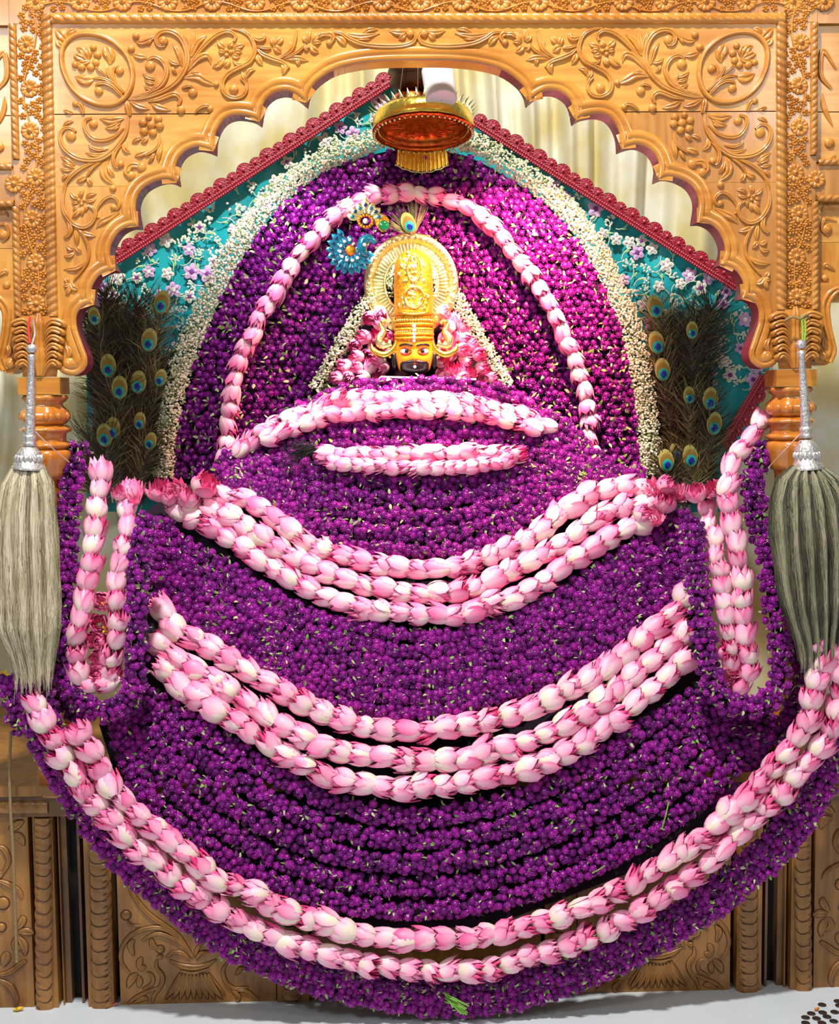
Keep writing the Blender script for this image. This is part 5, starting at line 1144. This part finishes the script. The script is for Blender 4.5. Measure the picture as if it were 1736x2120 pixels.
LE = [(336, 634), (199, 661), (310, 712), (227, 765), (333, 788), (288, 799), (250, 810), (291, 877), (235, 895), (219, 908), (312, 918)]
RE = [(1354, 643), (1429, 690), (1357, 717), (1369, 773), (1423, 824), (1466, 833), (1474, 884), (1396, 940), (1426, 951), (1377, 960)]
WHT = ['topmost', 'second from the top', 'third from the top', 'fourth from the top', 'fifth from the top', 'sixth from the top', 'seventh from the top', 'eighth from the top', 'ninth from the top', 'tenth from the top', 'lowest']
for side, EL, bx_ in (('left', LE, 245), ('right', RE, 1440)):
    for k, e in enumerate(EL):
        feather((bx_+(e[0]-bx_)*.45, min(1040, e[1]+210)), e, f'peacock feather of the {side} bundle, its eye {"lowest" if k == len(EL)-1 else WHT[k]}', .53-.006*k, f'{side} peacock feathers', eyescale=1.08 if k % 3 != 1 else .82, tone=[.30, .05, .2, .1][k % 4], L_=1.1)
    rg = np.random.default_rng(3 if side == 'left' else 8)
    for k in range(20):
        y = 610+k*19.5; x = rg.uniform(172, 350) if side == 'left' else rg.uniform(1342, 1500); 
        if side == 'left': x = rg.uniform(172, np.interp(y, [600, 800, 990], [370, 335, 330]))
        else: x = rg.uniform(np.interp(y, [600, 800, 990], [1325, 1360, 1370]), np.interp(y, [640, 800, 990], [1470, 1490, 1480])); y += 30
        feather((x*.6+bx_*.4, min(1060, y+190)), (x, y), f'dark eyeless peacock plume filling the {side} bundle', .56, f'dark {side} plumes', nb=90, eyed=False, tone=[-.15, .05, -.1, .15][k % 4], L_=1.25, spread=1.15)
feather((850, 502), (847, 470), 'peacock feather with a wide pale fan standing on top of the halo', .40, fan=True, nb=60, tone=.5, L_=1.25, eyescale=1.0)
tf = thing('feather_tuft', 'small black feather tuft lying at the left of the short mound lotus row', 'feather', tuple(W(640, 925, .2))); mb = MB(); rg = np.random.default_rng(2)
for k in range(130):
    a = W(650+rg.normal(0, 4), 932+rg.normal(0, 5), .19)-tf.location; l = rg.uniform(30, 70)*S(.2); an = rg.normal(.15, .28); d = np.array([-math.cos(an), -.2*rg.random(), math.sin(an)]); 
    P = [np.array(a)+d*l*t+np.array([0, 0, .012*t*t*rg.normal(0, 1)-.02*t*t]) for t in (0, .35, .7, 1)]; mb.tube(P, [.7*S(0), .6*S(0), .5*S(0), .15*S(0)], 3, c=[(.03, 0, 0)]*4)
stuff(mb.obj('barbs', FEATH, tf))
# jewelled brooch beside the halo
bc = W(745, 500, YI-.02); br = thing('jewelled_brooch', 'teal and gold jewelled peacock brooch pinned left of the halo', 'brooch', tuple(bc)); sb = S(YI-.02)
def jl(x, y): return ((x-745)*sb, -.004, -(y-500)*sb)
def jpetal(cx, cz, r0, r1, a, w, mat, nm, gem=None):
    mb = MB(); G = []
    for f_, ww in ((0, .3), (.3, .8), (.6, 1), (.85, .6), (1, .05)):
        r = r0+(r1-r0)*f_; G.append([(cx+(r*math.cos(a)-u*w*ww*math.sin(a))*sb, -.005-.003*(1-u*u)*ww, cz+(r*math.sin(a)+u*w*ww*math.cos(a))*sb) for u in (-1, -.5, 0, .5, 1)])
    mb.grid(G); o = mb.obj(nm, mat, br)
    if gem: r = r0+(r1-r0)*.5; mb = MB(); mb.ball((cx+r*math.cos(a)*sb, -.010, cz+r*math.sin(a)*sb), w*.5*sb, 5, sc=(1, .5, 1)); mb.obj('gem', gem, o)
c1 = jl(725, 518); c2 = jl(757, 460)
for k in range(13): jpetal(c1[0], c1[2], 24, 50, 2.0+k*.33+.1, 7, TEALG, 'enamel_petal', NAVY)
for k in range(10): jpetal(c1[0], c1[2], 12, 30, 1.6+k*.55, 7, TEALG, 'enamel_petal', PEARL)
mb = MB(); mb.ball(c1, 11*sb, 6, sc=(1, .5, 1)); mb.obj('centre_stone', GOLDO, br)
for k in range(7): jpetal(c2[0], c2[2], 16, 40+8*(k == 3), .3+k*.42, 8, GOLDP, 'gold_petal', NAVY if k % 2 else TEALG)
for k in range(14): a = k*.45; mb = MB(); mb.ball((c2[0]+14*sb*math.cos(a), -.008, c2[2]+12*sb*math.sin(a)), 3.6*sb, 4); mb.obj('gold_bead', GOLDO, br)
mb = MB(); mb.ball((c2[0], -.01, c2[2]), 6*sb, 5); mb.obj('pearl_boss', PEARL, br)
c3 = jl(794, 468); jpetal(c3[0], c3[2]-.018, 0, 38, 1.75, 15, GOLDO, 'gold_leaf'); mb = MB(); mb.ball((c3[0], -.012, c3[2]-.002), 11*sb, 6, sc=(1, .4, 1)); mb.obj('emerald', plain('emerald', (10, 120, 60), .15, coat=1), br)
c4 = jl(762, 512); mb = MB(); mb.tube([(c4[0]+14*sb*math.cos(t), -.006, c4[2]+17*sb*math.sin(t)) for t in np.linspace(.4, 4.6, 14)], np.interp(np.linspace(0, 1, 14), [0, .3, .8, 1], [5, 11, 10, 3])*sb, 8); mb.obj('enamel_crescent', TEALG, br)
mb = MB(); mb.ball((c4[0]-8*sb, -.018, c4[2]+4*sb), 4*sb, 5); mb.obj('pearl_boss', PEARL, br)

# ---------------------------------------------------------------- fly whisks
def whisk(pts, label, hairmat, seed, hair_poly, clump):
    Yw = -.14; s_ = S(Yw); b = W(*pts[-1], Yw); root = thing('fly_whisk', label, 'whisk', tuple(b)); P = [W(*p, Yw)-b for p in pts]
    ball_, sh0, sh1, cap0, cap1 = P; ax = (sh0-sh1).normalized()
    mb = MB(); mb.ball(tuple(ball_), 11*s_, 8, sc=(1, 1, .92)); mb.obj('knob', SILVER, root)
    L_ = (sh0-sh1).length
    def lat(o, prof, nm, mod=None, n=28): mb = MB(); mb.lathe(tuple(o), prof, n, mod, axis=ax); return mb.obj(nm, SILVER, root)
    lat(sh1, [(0, 10.5*s_), (L_*.05, 11*s_), (L_*.3, 9.5*s_), (L_*.6, 8*s_), (L_*.92, 6*s_), (L_*.95, 8*s_), (L_, 8*s_), (L_*1.01, 5*s_)], 'handle', lambda t, i: 1+.03*math.sin(3*t+i))
    lat(sh1, [(-2*s_, 11*s_), (0, 13.5*s_), (5*s_, 13.5*s_), (8*s_, 11.5*s_), (12*s_, 13*s_), (20*s_, 13*s_), (22*s_, 11*s_)], 'collar')
    H_ = (cap0-cap1).length
    cp_ = lat(cap1, [(-6*s_, 33*s_), (0, 34*s_), (2*s_, 30*s_), (6*s_, 31*s_), (8*s_, 27*s_), (H_*.45, 25*s_), (H_*.7, 24*s_), (H_*.9, 17*s_), (H_, 12*s_)], 'bell_cap', lambda t, i: 1+(.02*abs(math.sin(7*t)) if i > 3 else .01))
    for k in range(9):
        a = math.pi*(1.05+.11*k); mb = MB(); c_ = cap1+ax*H_*.42; mb.ball((c_.x+26*s_*math.cos(a), c_.y+26*s_*math.sin(a), c_.z), 6*s_, 5, sc=(.9, .5, 1.3)); mb.obj('embossed_petal', SILVER, cp_)
    rg = np.random.default_rng(seed); mb = MB(); y0, y1 = hair_poly[0][0], hair_poly[-1][0]
    hy = [h[0] for h in hair_poly]; hl = [h[1] for h in hair_poly]; hr = [h[2] for h in hair_poly]
    def env(u, d, py, ph=0):
        l, r = np.interp(py, hy, hl), np.interp(py, hy, hr); c_, w_ = (l+r)/2, (r-l)/2; lob = .06*math.sin(clump*u*3.1+ph)
        q = W(c_+w_*u*(1+.02*math.sin(py*.05+u*9)), py, Yw); dep = math.sqrt(max(0, 1-u*u))*(w_*.55)*s_*d; dep *= 1+(.06 if clump < 6 else .16)*math.cos(u*clump*math.pi+.5*math.sin(py*.012))
        return Vector((q.x, Yw-dep, q.z))-b
    G = []; C = []; ys_ = np.linspace(y0, y1-40, 30)
    for py in ys_:
        G.append([tuple(env(u, .9, py)) for u in np.linspace(-.97, .97, 60)]+[tuple(env(u, -.8, py)) for u in np.linspace(.97, -.97, 16)]); C.append([(float(np.clip(.45+.4*math.cos(u*clump*math.pi), 0, 1)), 0, 0) for u in np.linspace(-.97, .97, 60)]+[(.3, 0, 0)]*16)
    mb.grid(G, wrap=True, c=C); stuff(mb.obj('hair_core', hairmat, root)); mb = MB()
    for k in range(3400):
        u = rg.uniform(-1, 1); d = rg.uniform(.85, 1.12); c_ = float(np.clip(.5+(.22 if clump < 6 else .36)*math.cos(u*clump*math.pi)+rg.normal(0, .2), 0, 1)); st = y0 if rg.random() < .35 else rg.uniform(y0, y1-120); en = min(y1+rg.normal(0, 26), st+rg.uniform(160, 430)); n = 8; V = []; ph = rg.random()*6; am = rg.uniform(.006, .03) if clump < 6 else rg.uniform(.003, .012)
        for i in range(n):
            py = st+(en-st)*i/(n-1); p = env(max(-1, min(1, u+am*math.sin(ph+py*.09)+.02*math.sin(py*.02+ph))), d, py)+Vector((0, -.001-.002*rg.random(), 0)); w_ = .75*s_*(1-.7*(i/(n-1))**2); V.append([(p.x-w_, p.y, p.z), (p.x+w_, p.y, p.z)])
        mb.grid(V, c=np.full((n, 2, 3), [c_, 0, 0]))
    stuff(mb.obj('hair', hairmat, root, smooth=False)); return root


w1 = whisk([(66, 722), (66, 735), (61, 922), (60, 925), (60, 966)], 'fly whisk with silver handle and pale hair hanging before the left pillar', HAIRL, 1, [(962, 28, 92), (1000, 4, 112), (1060, -8, 118), (1150, -12, 124), (1300, -6, 128), (1380, 30, 112)], 5)
w2 = whisk([(1657, 713), (1658, 727), (1668, 905), (1669, 910), (1670, 966)], 'fly whisk with silver handle and grey clumped hair hanging before the right pillar', HAIRR, 2, [(962, 1640, 1698), (990, 1604, 1740), (1040, 1590, 1768), (1120, 1592, 1780), (1250, 1612, 1772), (1345, 1650, 1745)], 7)
def cordthing(name, label, pts, r, mat, Y, cat='thread', n=6):
    P = [W(x, y, yy) for (x, y), yy in zip(crom(pts, 6), np.interp(np.linspace(0, 1, (len(pts)-1)*6+1 if len(pts) > 2 else 7), np.linspace(0, 1, len(Y)), Y))]; mb = MB(); mb.tube([tuple(p-P[0]) for p in P], r*S(0), n); o = mb.obj(name, mat); o.location = P[0]; return tag(o, label, cat)
cordthing('cotton_thread', 'thin pale thread from the left whisk collar to the purple sleeve', [(72, 893), (105, 925), (143, 957)], 1.1, THR, [-.16, -.12, -.05])
cordthing('cotton_thread', 'thin pale thread from the right whisk collar to the purple sleeve', [(1656, 898), (1622, 934), (1590, 968)], 1.1, THR, [-.16, -.12, -.05])
cordthing('red_cord', 'red cord holding the knob of the left whisk to the capital', [(62, 658), (59, 680), (62, 712)], 2.6, REDTH, [-.03, -.10, -.14], 'cord')
cordthing('silver_loop', 'small silver loop above the knob of the left whisk', [(68, 664), (72, 690), (66, 714)], 2.4, SILVER, [-.03, -.10, -.14], 'loop')
for k, dx in enumerate((0, 7)): cordthing('green_stem', ['green stem tying the right whisk to its capital, left of the two', 'green stem tying the right whisk to its capital, right of the two'][k], [(1658+dx, 655), (1661+dx*.8, 685), (1660+dx*.5, 712)], 2.0, STEM, [-.04, -.10, -.13], 'stem')
cordthing('dry_twist', 'dry brown twist of grass tied on the right capital', [(1624, 664), (1640, 656), (1656, 660), (1668, 652), (1676, 662)], 2.6, TWINE, [-.045, -.05, -.055, -.05, -.04], 'grass')
cordthing('jute_twine', 'frayed jute twine dangling over the left plinth panel', [(22, 1515), (20, 1600), (22, 1680), (27, 1760), (30, 1850), (33, 1930), (35, 1992)], 3.2, TWINE, [-.06]*3, 'twine', 7)
st = thing('cut_stems', 'bundle of cut green stems poking from the bottom of the outer garland', 'stems', tuple(W(945, 2070, -.15))); rg = np.random.default_rng(6)
for k in range(16):
    a = W(925+rg.normal(0, 5), 2064+rg.normal(0, 5), -.145)-st.location; b = W(960+rg.normal(0, 9), 2088+rg.normal(0, 9), -.165)-st.location; mb = MB(); mb.tube([tuple(a), tuple(a.lerp(b, .5)+Vector((0, -.004, .003))), tuple(b)], 1.7*S(0), 6); mb.obj('stem', STEM, st)
cordthing('loose_stem', 'loose green flower stem resting on the lap strands at the right', [(1384, 1660), (1377, 1690), (1370, 1715)], 1.6, STEM, [-.10, -.105, -.105], 'stem')
cordthing('loose_stem', 'green stem lying on the purple chest strands near the middle', [(1520-295, 1808), (1240, 1800), (1252, 1792)], 1.4, STEM, [-.14]*3, 'stem')

# ---------------------------------------------------------------- floor litter
def onfloor(px, py):
    d = float((px-868)/F)*RT-float((py-1060)/F)*UP+FW; return CAM+d*float(-CAM.z/d.z)
mb = MB(); mb.lathe((0, 0, 0), [(0, .0001), (0, .0095), (.0008, .0105), (.002, .0105), (.0026, .0095), (.0022, .008), (.0022, .0001)], 20); CM = mb.mesh('coin', COIN); cp = []
rg = np.random.default_rng(12)
for k in range(900):
    x, y = rg.uniform(1650, 1775), rg.uniform(2066, 2135)
    if y < 2112-(x-1650)*.62: continue
    if all(abs(x-a) > 21 or abs(y-b) > 8 for a, b in cp): cp.append((x, y))
    if len(cp) > 34: break
for x, y in cp: o = link('coin', CM); o.location = onfloor(x, y); tag(o, 'dark round coin in the scatter on the white floor at the right', 'coin', 'coins on the floor')
def petalthing(x, y, mat, label, r=9, nm='fallen_petal'):
    p = onfloor(x, y); mb = MB(); mb.grid([[(r*S()*(v-.5)*2, u*r*.6*S()*math.sin(math.pi*(v*.8+.15)), .0015+.006*(u*u)+.004*v*v) for u in (-1, -.5, 0, .5, 1)] for v in np.linspace(0, 1, 6)]); o = mb.obj(nm, mat); o.location = p; return tag(o, label, 'petal')
petalthing(38, 2094, YEL, 'yellow petal on the floor under the left plinth panel', 11); petalthing(238, 2084, PINKM if 'PINKM' in globals() else LACEL, 'tiny pink petal crumb on the floor by the plinth', 5)
petalthing(1690, 2094, AMBER, 'orange petal scrap lying among the dark coins', 5)
for (x, y, lb) in ((8, 1396, 'yellow flower scrap at the left edge under the whisk'), (222, 1252, 'yellow flower scrap inside the left sleeve loop'), (224, 1302, 'small yellow scrap between the dark lotuses of the left sleeve')):
    p = W(x, y, -.08); mb = MB(); rg = np.random.default_rng(x)
    for k in range(7): a = k*.9; mb.grid([[(12*S()*v*math.cos(a)-u*5*S()*math.sin(a)*(1-v), -.006*v, 12*S()*v*math.sin(a)+u*5*S()*math.cos(a)*(1-v*.6)) for u in (-1, 0, 1)] for v in (0, .5, 1)])
    o = mb.obj('yellow_flower', YEL); o.location = p; tag(o, lb, 'flower')
